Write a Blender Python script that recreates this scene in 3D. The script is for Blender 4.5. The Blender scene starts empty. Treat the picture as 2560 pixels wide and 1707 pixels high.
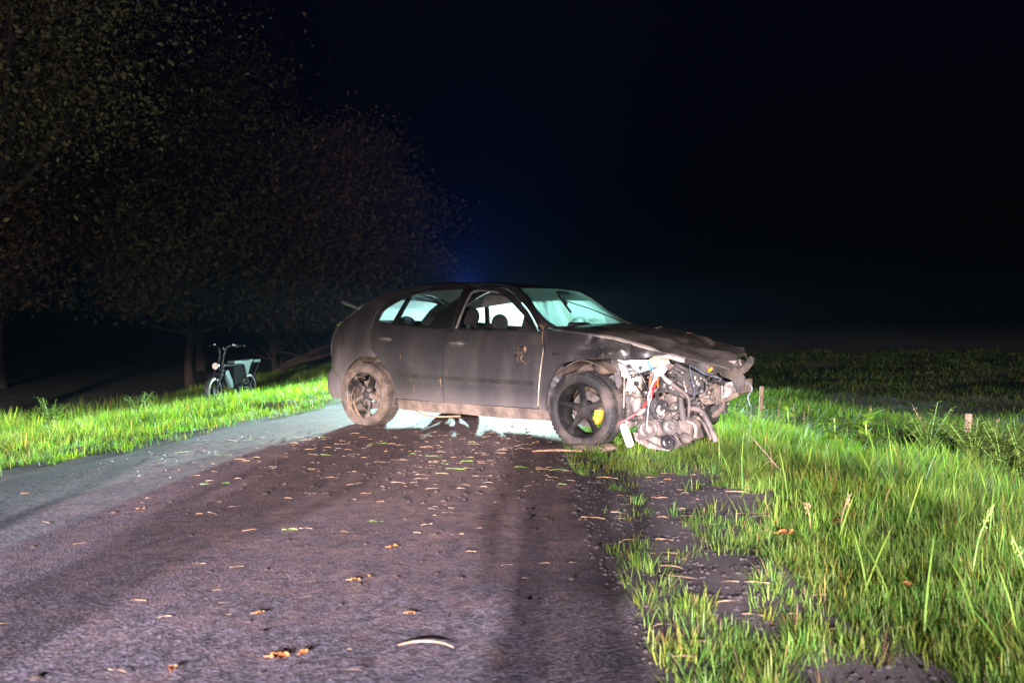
import bpy, bmesh, math, random
import numpy as np
from mathutils import Vector, Matrix
from mathutils.geometry import delaunay_2d_cdt

random.seed(7)
rng = np.random.default_rng(11)
scene = bpy.context.scene
COL = scene.collection

# ------------------------------------------------------------------ camera
cam_data = bpy.data.cameras.new('camera')
cam_data.sensor_width = 36.0
cam_data.lens = 29.34
cam_data.clip_start = 0.05
cam_data.clip_end = 2000
cam_data.dof.use_dof = True
cam_data.dof.focus_distance = 8.2
cam_data.dof.aperture_fstop = 3.2
camera = bpy.data.objects.new('camera', cam_data)
COL.objects.link(camera)
camera.location = (0, 0, 1.064)
camera.rotation_euler = (math.radians(90 - 1.466), 0, 0)
scene.camera = camera

# ------------------------------------------------------------------ night sky
world = bpy.data.worlds.new('World')
scene.world = world
world.use_nodes = True
wn = world.node_tree
wn.nodes.clear()
w_out = wn.nodes.new('ShaderNodeOutputWorld')
w_bg = wn.nodes.new('ShaderNodeBackground')
w_sky = wn.nodes.new('ShaderNodeTexSky')
w_sky.sky_type = 'NISHITA'
w_sky.sun_disc = False
w_sky.sun_elevation = math.radians(-4.2)
w_sky.sun_rotation = math.radians(150)
w_bg.inputs['Strength'].default_value = 0.15
w_tint = wn.nodes.new('ShaderNodeMix'); w_tint.data_type = 'RGBA'; w_tint.blend_type = 'MULTIPLY'; w_tint.inputs['Factor'].default_value = 1.0
w_tint.inputs['B'].default_value = (0.35, 0.38, 1.0, 1)
wn.links.new(w_sky.outputs[0], w_tint.inputs['A'])
wn.links.new(w_tint.outputs['Result'], w_bg.inputs[0])
wn.links.new(w_bg.outputs[0], w_out.inputs[0])

# ------------------------------------------------------------------ lamps
def headlamp(name, loc, target, power, color, radius, spread, cut0, kink, spill, soft=0.03):
    """A vehicle headlamp or added fill lamp: spot with a low-beam pattern (bright below the cut-off, kink up to the right)."""
    ld = bpy.data.lights.new(name, 'SPOT')
    ld.energy = power
    ld.color = color
    ld.shadow_soft_size = radius
    ld.spot_size = math.radians(spread)
    ld.spot_blend = 0.7
    ld.use_nodes = True
    nt = ld.node_tree
    em = next(n for n in nt.nodes if n.type == 'EMISSION')
    tc = nt.nodes.new('ShaderNodeTexCoord')
    sp = nt.nodes.new('ShaderNodeSeparateXYZ')
    nt.links.new(tc.outputs['Normal'], sp.inputs[0])
    def m(op, a, b):
        n = nt.nodes.new('ShaderNodeMath'); n.operation = op
        for i, v in enumerate((a, b)):
            if isinstance(v, (int, float)): n.inputs[i].default_value = v
            else: nt.links.new(v, n.inputs[i])
        return n.outputs[0]
    az = m('ABSOLUTE', sp.outputs['Z'], 0)
    e = m('DIVIDE', sp.outputs['Y'], az)
    hx = m('DIVIDE', sp.outputs['X'], az)
    e = m('SUBTRACT', e, m('MULTIPLY', hx, kink))
    mr = nt.nodes.new('ShaderNodeMapRange'); mr.interpolation_type = 'SMOOTHSTEP'
    nt.links.new(e, mr.inputs['Value'])
    mr.inputs['From Min'].default_value = cut0 - soft
    mr.inputs['From Max'].default_value = cut0 + soft
    mr.inputs['To Min'].default_value = 1.0
    mr.inputs['To Max'].default_value = spill
    nt.links.new(mr.outputs[0], em.inputs['Strength'])
    ob = bpy.data.objects.new(name, ld)
    COL.objects.link(ob)
    ob.location = loc
    d = Vector(target) - Vector(loc)
    ob.rotation_euler = d.to_track_quat('-Z', 'Y').to_euler()
    return ob

WARM = (1.0, 0.82, 0.74)
VIOLET = (0.91, 0.81, 1.0)
COOL = (0.66, 1.0, 0.90)
# a vehicle with its headlamps on stands well behind the photographer, an added pair of high lamps nearer brightens the road
headlamp('headlamp_behind_camera', (-1.9, -26, 1.15), (-1.2, 10, 1.0), 64000, WARM, 0.08, 100, -0.004, 0.12, 0.03, 0.013)
headlamp('headlamp_behind_camera', (-0.4, -26, 1.15), (0.3, 10, 1.0), 64000, WARM, 0.08, 100, -0.004, 0.12, 0.03, 0.013)
headlamp('road_fill_behind_camera', (-1.0, -14.0, 3.4), (0.6, 6, 0.0), 58000, VIOLET, 0.12, 110, 0.03, 0.0, 0.035, 0.03)
headlamp('road_fill_behind_camera', (-4.0, -14.0, 3.4), (0.2, 6, 0.0), 43000, VIOLET, 0.12, 110, 0.03, 0.0, 0.035, 0.03)
# a second vehicle stands down the road, hidden by the car: headlamps and a blue beacon
headlamp('headlamp_beyond_car', (-1.1, 20.0, 1.5), (-2.0, 0, 1.0), 15000, COOL, 0.09, 98, 0.05, 0.0, 0.08, 0.05)
headlamp('headlamp_beyond_car', (0.1, 20.0, 1.5), (-0.8, 0, 1.0), 15000, COOL, 0.09, 98, 0.05, 0.0, 0.08, 0.05)
bl = bpy.data.lights.new('blue_beacon_beyond_car', 'SPOT')
bl.energy = 9000; bl.color = (0.05, 0.16, 1.0); bl.shadow_soft_size = 0.08; bl.spot_size = math.radians(110); bl.spot_blend = 1.0
blo = bpy.data.objects.new('blue_beacon_beyond_car', bl); COL.objects.link(blo); blo.location = (-1.1, 20.6, 1.75)
blo.rotation_euler = Vector((0.05, -1.0, 0.75)).to_track_quat('-Z', 'Y').to_euler()

scene.view_settings.view_transform = 'Standard'
scene.view_settings.look = 'None'
scene.view_settings.exposure = 0.35
scene.view_settings.gamma = 1.0
scene.render.film_transparent = False
scene.cycles.use_denoising = True
scene.cycles.max_bounces = 4
scene.cycles.diffuse_bounces = 2
scene.cycles.volume_bounces = 0
scene.cycles.transparent_max_bounces = 12
scene.cycles.sample_clamp_indirect = 4.0

# ================================================================== helpers
def link(o, parent=None):
    COL.objects.link(o)
    if parent is not None: o.parent = parent
    return o

def tag(o, label=None, cat=None, group=None, kind=None):
    if label: o['label'] = label
    if cat: o['category'] = cat
    if group: o['group'] = group
    if kind: o['kind'] = kind
    return o

def empty(name, loc=(0, 0, 0), rz=0, parent=None):
    o = bpy.data.objects.new(name, None)
    o.empty_display_size = 0.1
    link(o, parent)
    o.location = loc
    o.rotation_euler = (0, 0, rz)
    return o

class M:
    """Collects shapes; build() links them as one mesh object."""
    def __init__(s): s.v = []; s.f = []
    def add(s, v, f):
        n = len(s.v); s.v += [tuple(p) for p in v]; s.f += [tuple(i + n for i in q) for q in f]; return s
    def box(s, c, d, rot=None):
        hx, hy, hz = d[0] / 2, d[1] / 2, d[2] / 2
        b = min(hx, hy, hz) * 0.22
        pts = []
        # chamfered box: 24 verts
        for sx in (-1, 1):
            for sy in (-1, 1):
                for sz in (-1, 1):
                    pts.append((sx * hx, sy * (hy - b), sz * (hz - b)))
                    pts.append((sx * (hx - b), sy * hy, sz * (hz - b)))
                    pts.append((sx * (hx - b), sy * (hy - b), sz * hz))
        bm = bmesh.new()
        vs = [bm.verts.new(p) for p in pts]
        bmesh.ops.convex_hull(bm, input=vs)
        bm.verts.index_update()
        R = rot if rot is not None else Matrix.Identity(3)
        v = [R @ p.co + Vector(c) for p in bm.verts]
        f = [[q.index for q in fc.verts] for fc in bm.faces]
        bm.free()
        return s.add(v, f)
    def tube(s, path, r, n=8, cap=True):
        path = [Vector(p) for p in path]
        rs = r if isinstance(r, (list, tuple)) else [r] * len(path)
        if len(rs) != len(path):
            rs = list(np.interp(np.linspace(0, 1, len(path)), np.linspace(0, 1, len(rs)), rs))
        t0 = (path[1] - path[0]).normalized()
        u = t0.orthogonal().normalized()
        v = []; f = []
        for i, p in enumerate(path):
            t = (path[min(i + 1, len(path) - 1)] - path[max(i - 1, 0)])
            t = t.normalized() if t.length > 1e-9 else t0
            u = (u - t * u.dot(t))
            u = u.normalized() if u.length > 1e-6 else t.orthogonal().normalized()
            w = t.cross(u)
            for k in range(n):
                a = 2 * math.pi * k / n
                v.append(p + (u * math.cos(a) + w * math.sin(a)) * rs[i])
        for i in range(len(path) - 1):
            for k in range(n):
                f.append((i * n + k, i * n + (k + 1) % n, (i + 1) * n + (k + 1) % n, (i + 1) * n + k))
        if cap:
            f.append(tuple(range(n))[::-1]); f.append(tuple((len(path) - 1) * n + k for k in range(n)))
        return s.add(v, f)
    def lathe(s, prof, c=(0, 0, 0), axis='y', n=32, closed=False, rot=None):
        """prof: (radius, along axis)"""
        v = []; f = []; m = len(prof)
        for k in range(n):
            a = 2 * math.pi * k / n
            for r, h in prof:
                if axis == 'y': p = Vector((r * math.cos(a), h, r * math.sin(a)))
                elif axis == 'z': p = Vector((r * math.cos(a), r * math.sin(a), h))
                else: p = Vector((h, r * math.cos(a), r * math.sin(a)))
                if rot is not None: p = rot @ p
                v.append(p + Vector(c))
        mm = m if closed else m - 1
        for k in range(n):
            for j in range(mm):
                f.append((k * m + j, k * m + (j + 1) % m, ((k + 1) % n) * m + (j + 1) % m, ((k + 1) % n) * m + j))
        return s.add(v, f)
    def prism(s, poly, y0, y1):
        """polygon in x,z extruded along y"""
        n = len(poly)
        v = [(p[0], y0, p[1]) for p in poly] + [(p[0], y1, p[1]) for p in poly]
        f = [tuple(range(n)), tuple(range(2 * n - 1, n - 1, -1))]
        f += [(i, n + i, n + (i + 1) % n, (i + 1) % n) for i in range(n)]
        return s.add(v, f)
    def ball(s, c, rad, n=12, m=8, jit=0.0, rot=None):
        v = []; f = []
        for j in range(m + 1):
            ph = math.pi * j / m
            for k in range(n):
                a = 2 * math.pi * k / n
                q = 1 + (random.uniform(-jit, jit) if 0 < j < m else 0)
                p = Vector((rad[0] * q * math.sin(ph) * math.cos(a), rad[1] * q * math.sin(ph) * math.sin(a), rad[2] * q * math.cos(ph)))
                if rot is not None: p = rot @ p
                v.append(p + Vector(c))
        for j in range(m):
            for k in range(n):
                f.append((j * n + k, (j + 1) * n + k, (j + 1) * n + (k + 1) % n, j * n + (k + 1) % n))
        return s.add(v, f)
    def build(s, name, mat, parent=None, smooth=40):
        me = bpy.data.meshes.new(name)
        me.from_pydata(s.v, [], s.f)
        me.validate()
        bm = bmesh.new(); bm.from_mesh(me)
        bmesh.ops.remove_doubles(bm, verts=bm.verts, dist=1e-5)
        bmesh.ops.recalc_face_normals(bm, faces=bm.faces)
        bm.to_mesh(me); bm.free()
        if smooth:
            me.polygons.foreach_set('use_smooth', [True] * len(me.polygons))
            me.set_sharp_from_angle(angle=math.radians(smooth))
        me.materials.append(mat)
        o = bpy.data.objects.new(name, me)
        return link(o, parent)

def smooth_path(pts, k=5):
    """Catmull-Rom through the points"""
    P = [Vector(p) for p in pts]
    if len(P) < 3: return P
    P = [P[0] * 2 - P[1]] + P + [P[-1] * 2 - P[-2]]
    out = []
    for i in range(1, len(P) - 2):
        for j in range(k):
            t = j / k
            a, b, c, d = P[i - 1], P[i], P[i + 1], P[i + 2]
            out.append(0.5 * ((2 * b) + (c - a) * t + (2 * a - 5 * b + 4 * c - d) * t * t + (3 * b - a - 3 * c + d) * t ** 3))
    out.append(P[-2])
    return out

def grid_mesh(name, fn, nu, nv, mat, parent=None, thick=0.0, smooth=40):
    """fn(u,v)->point, u,v in 0..1; optional thickness along the normal"""
    v = [Vector(fn(i / nu, j / nv)) for j in range(nv + 1) for i in range(nu + 1)]
    f = [(j * (nu + 1) + i, j * (nu + 1) + i + 1, (j + 1) * (nu + 1) + i + 1, (j + 1) * (nu + 1) + i) for j in range(nv) for i in range(nu)]
    me = bpy.data.meshes.new(name)
    me.from_pydata(v, [], f)
    if thick:
        bm = bmesh.new(); bm.from_mesh(me)
        bmesh.ops.solidify(bm, geom=bm.faces[:], thickness=thick)
        bmesh.ops.recalc_face_normals(bm, faces=bm.faces)
        bm.to_mesh(me); bm.free()
    me.polygons.foreach_set('use_smooth', [True] * len(me.polygons))
    me.set_sharp_from_angle(angle=math.radians(smooth))
    me.materials.append(mat)
    return link(bpy.data.objects.new(name, me), parent)

class Noise2:
    """value noise on a lattice, vectorised"""
    def __init__(s, seed): s.t = np.random.default_rng(seed).random((256, 256))
    def __call__(s, x, y, f=1.0):
        x = np.asarray(x, float) * f + 900.3; y = np.asarray(y, float) * f + 700.7
        i = np.floor(x).astype(int); j = np.floor(y).astype(int)
        u = x - i; v = y - j
        u = u * u * (3 - 2 * u); v = v * v * (3 - 2 * v)
        t = s.t
        g = lambda a, b: t[a % 256, b % 256]
        return (g(i, j) * (1 - u) + g(i + 1, j) * u) * (1 - v) + (g(i, j + 1) * (1 - u) + g(i + 1, j + 1) * u) * v
N1, N2, N3 = Noise2(1), Noise2(2), Noise2(3)

# ================================================================== materials
def nodes_of(m):
    m.use_nodes = True
    nt = m.node_tree
    return nt, nt.nodes['Principled BSDF']

def col4(c): return (c[0], c[1], c[2], 1.0)

def material(name, c1, c2=None, rough=0.6, rough2=None, metal=0.0, scale=12.0, lo=0.35, hi=0.65, bump=0.0, bscale=60.0, detail=5.0, spec=0.5, coat=0.0):
    m = bpy.data.materials.new(name)
    nt, b = nodes_of(m)
    tc = nt.nodes.new('ShaderNodeTexCoord')
    nz = nt.nodes.new('ShaderNodeTexNoise'); nz.inputs['Scale'].default_value = scale; nz.inputs['Detail'].default_value = detail
    nt.links.new(tc.outputs['Object'], nz.inputs['Vector'])
    rp = nt.nodes.new('ShaderNodeValToRGB')
    rp.color_ramp.elements[0].position = lo; rp.color_ramp.elements[1].position = hi
    rp.color_ramp.elements[0].color = col4(c1); rp.color_ramp.elements[1].color = col4(c2 or tuple(min(1, x * 1.25) for x in c1))
    nt.links.new(nz.outputs['Fac'], rp.inputs[0])
    nt.links.new(rp.outputs[0], b.inputs['Base Color'])
    b.inputs['Metallic'].default_value = metal
    b.inputs['Specular IOR Level'].default_value = spec
    b.inputs['Coat Weight'].default_value = coat
    b.inputs['Roughness'].default_value = rough
    if rough2 is not None:
        mr = nt.nodes.new('ShaderNodeMapRange')
        mr.inputs['From Min'].default_value = lo; mr.inputs['From Max'].default_value = hi
        mr.inputs['To Min'].default_value = rough; mr.inputs['To Max'].default_value = rough2
        nt.links.new(nz.outputs['Fac'], mr.inputs['Value']); nt.links.new(mr.outputs[0], b.inputs['Roughness'])
    if bump:
        nb = nt.nodes.new('ShaderNodeTexNoise'); nb.inputs['Scale'].default_value = bscale; nb.inputs['Detail'].default_value = 6
        nt.links.new(tc.outputs['Object'], nb.inputs['Vector'])
        bp = nt.nodes.new('ShaderNodeBump'); bp.inputs['Strength'].default_value = bump; bp.inputs['Distance'].default_value = 0.02
        nt.links.new(nb.outputs['Fac'], bp.inputs['Height']); nt.links.new(bp.outputs[0], b.inputs['Normal'])
    return m

def leafy(name, attr='col', trans=0.45, rough=0.55, gain=1.0):
    """foliage: colour from the mesh's own leaf colour attribute, diffuse + light through the leaf"""
    m = bpy.data.materials.new(name)
    nt, b = nodes_of(m)
    at = nt.nodes.new('ShaderNodeAttribute'); at.attribute_name = attr
    nt.links.new(at.outputs['Color'], b.inputs['Base Color'])
    b.inputs['Roughness'].default_value = rough
    b.inputs['Specular IOR Level'].default_value = 0.35
    tr = nt.nodes.new('ShaderNodeBsdfTranslucent')
    mx = nt.nodes.new('ShaderNodeMixShader'); mx.inputs[0].default_value = trans
    hs = nt.nodes.new('ShaderNodeHueSaturation'); hs.inputs['Saturation'].default_value = 1.15; hs.inputs['Value'].default_value = 1.3 * gain
    nt.links.new(at.outputs['Color'], hs.inputs['Color']); nt.links.new(hs.outputs[0], tr.inputs['Color'])
    nt.links.new(b.outputs[0], mx.inputs[1]); nt.links.new(tr.outputs[0], mx.inputs[2])
    nt.links.new(mx.outputs[0], nt.nodes['Material Output'].inputs['Surface'])
    return m

def paint_material(name, mud_top, mud_amount, base=(0.022, 0.021, 0.023)):
    """dark car paint under dried mud: more of it low on the body, streaks and specks everywhere"""
    m = bpy.data.materials.new(name)
    nt, b = nodes_of(m)
    L = nt.links
    tc = nt.nodes.new('ShaderNodeTexCoord')
    sp = nt.nodes.new('ShaderNodeSeparateXYZ'); L.new(tc.outputs['Object'], sp.inputs[0])
    mr = nt.nodes.new('ShaderNodeMapRange'); L.new(sp.outputs['Z'], mr.inputs['Value'])
    mr.inputs['From Min'].default_value = 0.16; mr.inputs['From Max'].default_value = mud_top
    mr.inputs['To Min'].default_value = 0.62; mr.inputs['To Max'].default_value = 0.0
    n1 = nt.nodes.new('ShaderNodeTexNoise'); n1.inputs['Scale'].default_value = 3.2; n1.inputs['Detail'].default_value = 8; n1.inputs['Roughness'].default_value = 0.65
    mp = nt.nodes.new('ShaderNodeMapping'); mp.inputs['Scale'].default_value = (1.0, 1.0, 0.45)
    L.new(tc.outputs['Object'], mp.inputs[0]); L.new(mp.outputs[0], n1.inputs['Vector'])
    n2 = nt.nodes.new('ShaderNodeTexNoise'); n2.inputs['Scale'].default_value = 70; n2.inputs['Detail'].default_value = 3
    L.new(tc.outputs['Object'], n2.inputs['Vector'])
    add = nt.nodes.new('ShaderNodeMath'); add.operation = 'ADD'; L.new(mr.outputs[0], add.inputs[0])
    r1 = nt.nodes.new('ShaderNodeMapRange'); r1.inputs['From Min'].default_value = 0.32; r1.inputs['From Max'].default_value = 0.72
    r1.inputs['To Min'].default_value = 0.0; r1.inputs['To Max'].default_value = mud_amount
    L.new(n1.outputs['Fac'], r1.inputs['Value']); L.new(r1.outputs[0], add.inputs[1])
    r2 = nt.nodes.new('ShaderNodeMapRange'); r2.inputs['From Min'].default_value = 0.62; r2.inputs['From Max'].default_value = 0.72
    r2.inputs['To Min'].default_value = 0.0; r2.inputs['To Max'].default_value = 0.3
    L.new(n2.outputs['Fac'], r2.inputs['Value'])
    ad2 = nt.nodes.new('ShaderNodeMath'); ad2.operation = 'ADD'; ad2.use_clamp = True
    L.new(add.outputs[0], ad2.inputs[0]); L.new(r2.outputs[0], ad2.inputs[1])
    mx = nt.nodes.new('ShaderNodeMix'); mx.data_type = 'RGBA'
    mx.inputs['A'].default_value = col4(base); mx.inputs['B'].default_value = (0.15, 0.128, 0.115, 1)
    L.new(ad2.outputs[0], mx.inputs['Factor']); L.new(mx.outputs['Result'], b.inputs['Base Color'])
    rr = nt.nodes.new('ShaderNodeMapRange'); rr.inputs['To Min'].default_value = 0.33; rr.inputs['To Max'].default_value = 0.9
    L.new(ad2.outputs[0], rr.inputs['Value']); L.new(rr.outputs[0], b.inputs['Roughness'])
    b.inputs['Coat Weight'].default_value = 0.6; b.inputs['Coat Roughness'].default_value = 0.16
    bp = nt.nodes.new('ShaderNodeBump'); bp.inputs['Strength'].default_value = 0.12; bp.inputs['Distance'].default_value = 0.01
    L.new(n1.outputs['Fac'], bp.inputs['Height']); L.new(bp.outputs[0], b.inputs['Normal'])
    return m

def fog_glass(name, tint, fog, scale=55):
    """glass covered in dew: part clear, part scattering"""
    m = bpy.data.materials.new(name)
    m.use_nodes = True
    nt = m.node_tree; L = nt.links
    nt.nodes.clear()
    out = nt.nodes.new('ShaderNodeOutputMaterial')
    tr = nt.nodes.new('ShaderNodeBsdfTransparent'); tr.inputs[0].default_value = col4(tint)
    tl = nt.nodes.new('ShaderNodeBsdfTranslucent'); tl.inputs[0].default_value = col4(tint)
    gl = nt.nodes.new('ShaderNodeBsdfGlossy'); gl.inputs['Roughness'].default_value = 0.08
    tc = nt.nodes.new('ShaderNodeTexCoord')
    nz = nt.nodes.new('ShaderNodeTexNoise'); nz.inputs['Scale'].default_value = scale; nz.inputs['Detail'].default_value = 6; nz.inputs['Roughness'].default_value = 0.7
    L.new(tc.outputs['Object'], nz.inputs['Vector'])
    mr = nt.nodes.new('ShaderNodeMapRange'); mr.inputs['From Min'].default_value = 0.3; mr.inputs['From Max'].default_value = 0.7
    mr.inputs['To Min'].default_value = fog * 0.7; mr.inputs['To Max'].default_value = min(1.0, fog * 1.3)
    L.new(nz.outputs['Fac'], mr.inputs['Value'])
    m1 = nt.nodes.new('ShaderNodeMixShader'); L.new(mr.outputs[0], m1.inputs[0]); L.new(tr.outputs[0], m1.inputs[1]); L.new(tl.outputs[0], m1.inputs[2])
    m2 = nt.nodes.new('ShaderNodeMixShader'); m2.inputs[0].default_value = 0.06; L.new(m1.outputs[0], m2.inputs[1]); L.new(gl.outputs[0], m2.inputs[2])
    L.new(m2.outputs[0], out.inputs['Surface'])
    return m

MUD = (0.075, 0.055, 0.040); MUD2 = (0.165, 0.122, 0.09)
mt = {}
mt['paint'] = paint_material('car_paint_muddy', 0.46, 0.18, (0.024, 0.0235, 0.0245))
mt['paint_hood'] = paint_material('car_paint_hood', 0.3, 0.6, (0.02, 0.018, 0.017))
mt['paint_rear'] = paint_material('car_paint_rear', 0.85, 0.45)
mt['black_plastic'] = material('black_plastic', (0.018, 0.018, 0.019), (0.04, 0.036, 0.033), 0.5, 0.75, scale=9)
mt['black_trim'] = material('black_trim', (0.012, 0.012, 0.012), (0.02, 0.019, 0.018), 0.45, scale=20)
mt['strip'] = material('side_strip', (0.008, 0.0075, 0.006), (0.02, 0.018, 0.012), 0.6, 0.85, scale=8)
mt['mud'] = material('dried_mud', MUD, MUD2, 0.95, scale=9, bump=0.5, bscale=40)
mt['tyre'] = material('tyre_muddy', (0.016, 0.015, 0.014), (0.11, 0.085, 0.068), 0.7, 0.95, scale=6, lo=0.45, hi=0.75, bump=0.3, bscale=50)
mt['tyre_mud'] = material('tyre_caked', (0.035, 0.028, 0.022), (0.12, 0.088, 0.064), 0.95, scale=8, lo=0.34, hi=0.66, bump=0.6, bscale=45)
mt['rim'] = material('black_rim', (0.012, 0.012, 0.013), (0.05, 0.043, 0.038), 0.25, 0.6, scale=6, lo=0.45, hi=0.75)
mt['rim_mud'] = material('rim_caked', (0.012, 0.011, 0.010), (0.15, 0.115, 0.088), 0.35, 0.95, scale=7, lo=0.42, hi=0.66)
mt['disc'] = material('brake_disc', (0.25, 0.22, 0.19), (0.12, 0.09, 0.07), 0.5, metal=0.7, scale=20)
mt['yellow'] = material('yellow_caliper', (0.46, 0.28, 0.018), (0.55, 0.36, 0.04), 0.45, scale=25)
mt['metal'] = material('dirty_metal', (0.27, 0.24, 0.215), (0.09, 0.075, 0.063), 0.42, 0.75, metal=0.55, scale=18, bump=0.25, bscale=60)
mt['block'] = material('engine_block', (0.045, 0.036, 0.03), (0.17, 0.135, 0.11), 0.6, 0.9, metal=0.2, scale=13, lo=0.4, hi=0.65, bump=0.5, bscale=60)
mt['pulley'] = material('pulley_steel', (0.32, 0.29, 0.26), (0.10, 0.085, 0.072), 0.28, 0.6, metal=0.75, scale=16)
mt['fascia'] = material('torn_fascia', (0.015, 0.013, 0.012), (0.075, 0.057, 0.045), 0.6, 0.9, scale=8, lo=0.4, hi=0.7, bump=0.3)
mt['metal_light'] = material('bare_metal', (0.42, 0.385, 0.35), (0.2, 0.17, 0.145), 0.3, 0.6, metal=0.6, scale=22, bump=0.2)
mt['cast'] = material('cast_metal', (0.25, 0.205, 0.17), (0.07, 0.055, 0.045), 0.7, 0.9, metal=0.2, scale=14, bump=0.5, bscale=70)
mt['rubber'] = material('rubber', (0.02, 0.019, 0.018), (0.07, 0.058, 0.05), 0.55, 0.85, scale=10)
mt['hose'] = material('rubber_hose', (0.03, 0.027, 0.025), (0.13, 0.1, 0.082), 0.5, 0.85, scale=9)
mt['white_plastic'] = material('white_plastic', (0.75, 0.71, 0.66), (0.6, 0.55, 0.5), 0.5, scale=9)
mt['cream'] = material('cream_plastic', (0.52, 0.43, 0.33), (0.26, 0.2, 0.15), 0.6, scale=11)
mt['grey_plastic'] = material('grey_plastic', (0.10, 0.093, 0.09), (0.045, 0.04, 0.037), 0.45, 0.7, scale=10)
mt['dark_hole'] = material('dark_cavity', (0.008, 0.008, 0.008), (0.014, 0.013, 0.012), 0.9, scale=10)  # near-black stands in for shade inside holes and panel gaps
mt['red_wire'] = material('red_wire', (0.6, 0.03, 0.03), (0.45, 0.02, 0.02), 0.45, scale=30)
mt['orange_wire'] = material('orange_wire', (0.7, 0.2, 0.05), (0.55, 0.14, 0.03), 0.45, scale=30)
mt['white_wire'] = material('white_wire', (0.7, 0.65, 0.62), (0.55, 0.48, 0.45), 0.45, scale=30)
mt['blue_wire'] = material('blue_wire', (0.14, 0.18, 0.24), (0.09, 0.12, 0.17), 0.45, scale=30)
mt['black_wire'] = material('black_wire', (0.015, 0.015, 0.015), (0.03, 0.027, 0.025), 0.5, scale=30)
mt['blue_plastic'] = material('blue_plastic', (0.08, 0.3, 0.65), (0.06, 0.22, 0.5), 0.45, scale=20)
mt['orange_lens'] = material('orange_lens', (0.95, 0.28, 0.02), (0.85, 0.2, 0.01), 0.2, scale=20)
mt['fabric'] = material('seat_fabric', (0.025, 0.025, 0.028), (0.04, 0.04, 0.042), 0.95, scale=40, bump=0.2)
mt['liner'] = material('headliner', (0.42, 0.38, 0.36), (0.35, 0.31, 0.29), 0.95, scale=14)
mt['pale_trim'] = material('pale_trim_and_lit_edge', (0.30, 0.27, 0.25), (0.2, 0.175, 0.16), 0.6, scale=14)
mt['glass_fog'] = fog_glass('dewy_glass', (0.90, 1.0, 0.97), 0.36)
mt['glass_screen'] = fog_glass('dewy_windscreen', (0.76, 1.0, 0.93), 0.95)
mt['glass_dark'] = fog_glass('side_glass', (0.92, 0.97, 0.96), 0.02)
mt['straw'] = material('straw', (0.17, 0.105, 0.055), (0.29, 0.19, 0.105), 0.8, scale=30)
mt['green_stalk'] = material('green_stalk', (0.14, 0.32, 0.05), (0.25, 0.42, 0.09), 0.6, scale=30)
mt['bark'] = material('bark', (0.04, 0.024, 0.016), (0.018, 0.013, 0.010), 0.95, scale=9, bump=0.8, bscale=14)
mt['wood'] = material('weathered_wood', (0.20, 0.13, 0.085), (0.12, 0.08, 0.05), 0.85, scale=16, bump=0.4, bscale=30)
# ================================================================== land
XL = np.array([(-40, -4.2), (-4, -4.0), (0, -3.85), (2.5, -3.68), (5.44, -3.34), (7.43, -2.89), (10.47, -2.16), (14, -1.7), (19, -1.5), (26, -1.4), (40, -1.0), (80, 1), (120, 3)])
XR = np.array([(-40, 0.5), (2.45, 0.43), (6.7, 0.40), (8.5, 0.62), (10.5, 1.0), (14, 1.7), (19, 2.1), (26, 2.2), (40, 2.6), (80, 4.6), (120, 6.6)])
def xl(y): return np.interp(y, XL[:, 0], XL[:, 1])
def xr(y): return np.interp(y, XR[:, 0], XR[:, 1])

LEFT = np.array([(0, 0), (0.25, -0.01), (5.6, -0.62), (6.1, -0.74), (7.8, -1.6), (9.5, -1.6), (12, -1.15), (60, -1.0)])
RIGHT = np.array([(0, 0), (0.3, -0.012), (1.6, -0.05), (3.4, -0.22), (3.9, -0.32), (4.5, -0.46), (5.2, -0.46), (6.2, -0.24), (60, -0.16), (300, -0.3)])
def dmax(y): return np.interp(y, [2, 7, 10, 13, 26], [4.6, 4.0, 2.1, 1.5, 1.3])
def height(x, y):
    x = np.asarray(x, float); y = np.asarray(y, float)
    dl = xl(y) - x; dr = x - xr(y)
    h = np.where(dl > 0, np.interp(dl, LEFT[:, 0], LEFT[:, 1]), np.where(dr > 0, np.interp(dr * 4.2 / dmax(y), RIGHT[:, 0], RIGHT[:, 1]), 0.0))
    off = np.maximum(np.maximum(dl, dr), 0)
    k = np.clip(off / 0.8, 0, 1)
    h = h + k * ((N1(x, y, 0.9) - 0.5) * 0.14 + (N2(x, y, 2.6) - 0.5) * 0.07) + np.clip(off / 0.2, 0, 1) * (N3(x, y, 7) - 0.5) * 0.03
    return h

def spaced(a, b, step, far, grow=1.25):
    mid = list(np.arange(a, b, step))
    lo = []; s = step; p = a
    while p > -far: s *= grow; p -= s; lo.append(p)
    hi = []; s = step; p = mid[-1]
    while p < far: s *= grow; p += s; hi.append(p)
    return np.array(lo[::-1] + mid + hi)

gx = spaced(-8, 7.5, 0.12, 500); gy = spaced(1.2, 20, 0.14, 700)
GX, GY = np.meshgrid(gx, gy)
deep = (GX > xl(GY) + 0.30) & (GX < xr(GY) - 0.30)
under = (GX > xl(GY) + 0.04) & (GX < xr(GY) - 0.04)
GZ = height(GX, GY) - np.where(deep, 0.06, np.where(under, 0.010, 0.004))
nx, ny = len(gx), len(gy)
verts = np.stack([GX.ravel(), GY.ravel(), GZ.ravel()], 1)
idx = np.arange(nx * ny).reshape(ny, nx)
faces = np.stack([idx[:-1, :-1].ravel(), idx[:-1, 1:].ravel(), idx[1:, 1:].ravel(), idx[1:, :-1].ravel()], 1)

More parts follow.
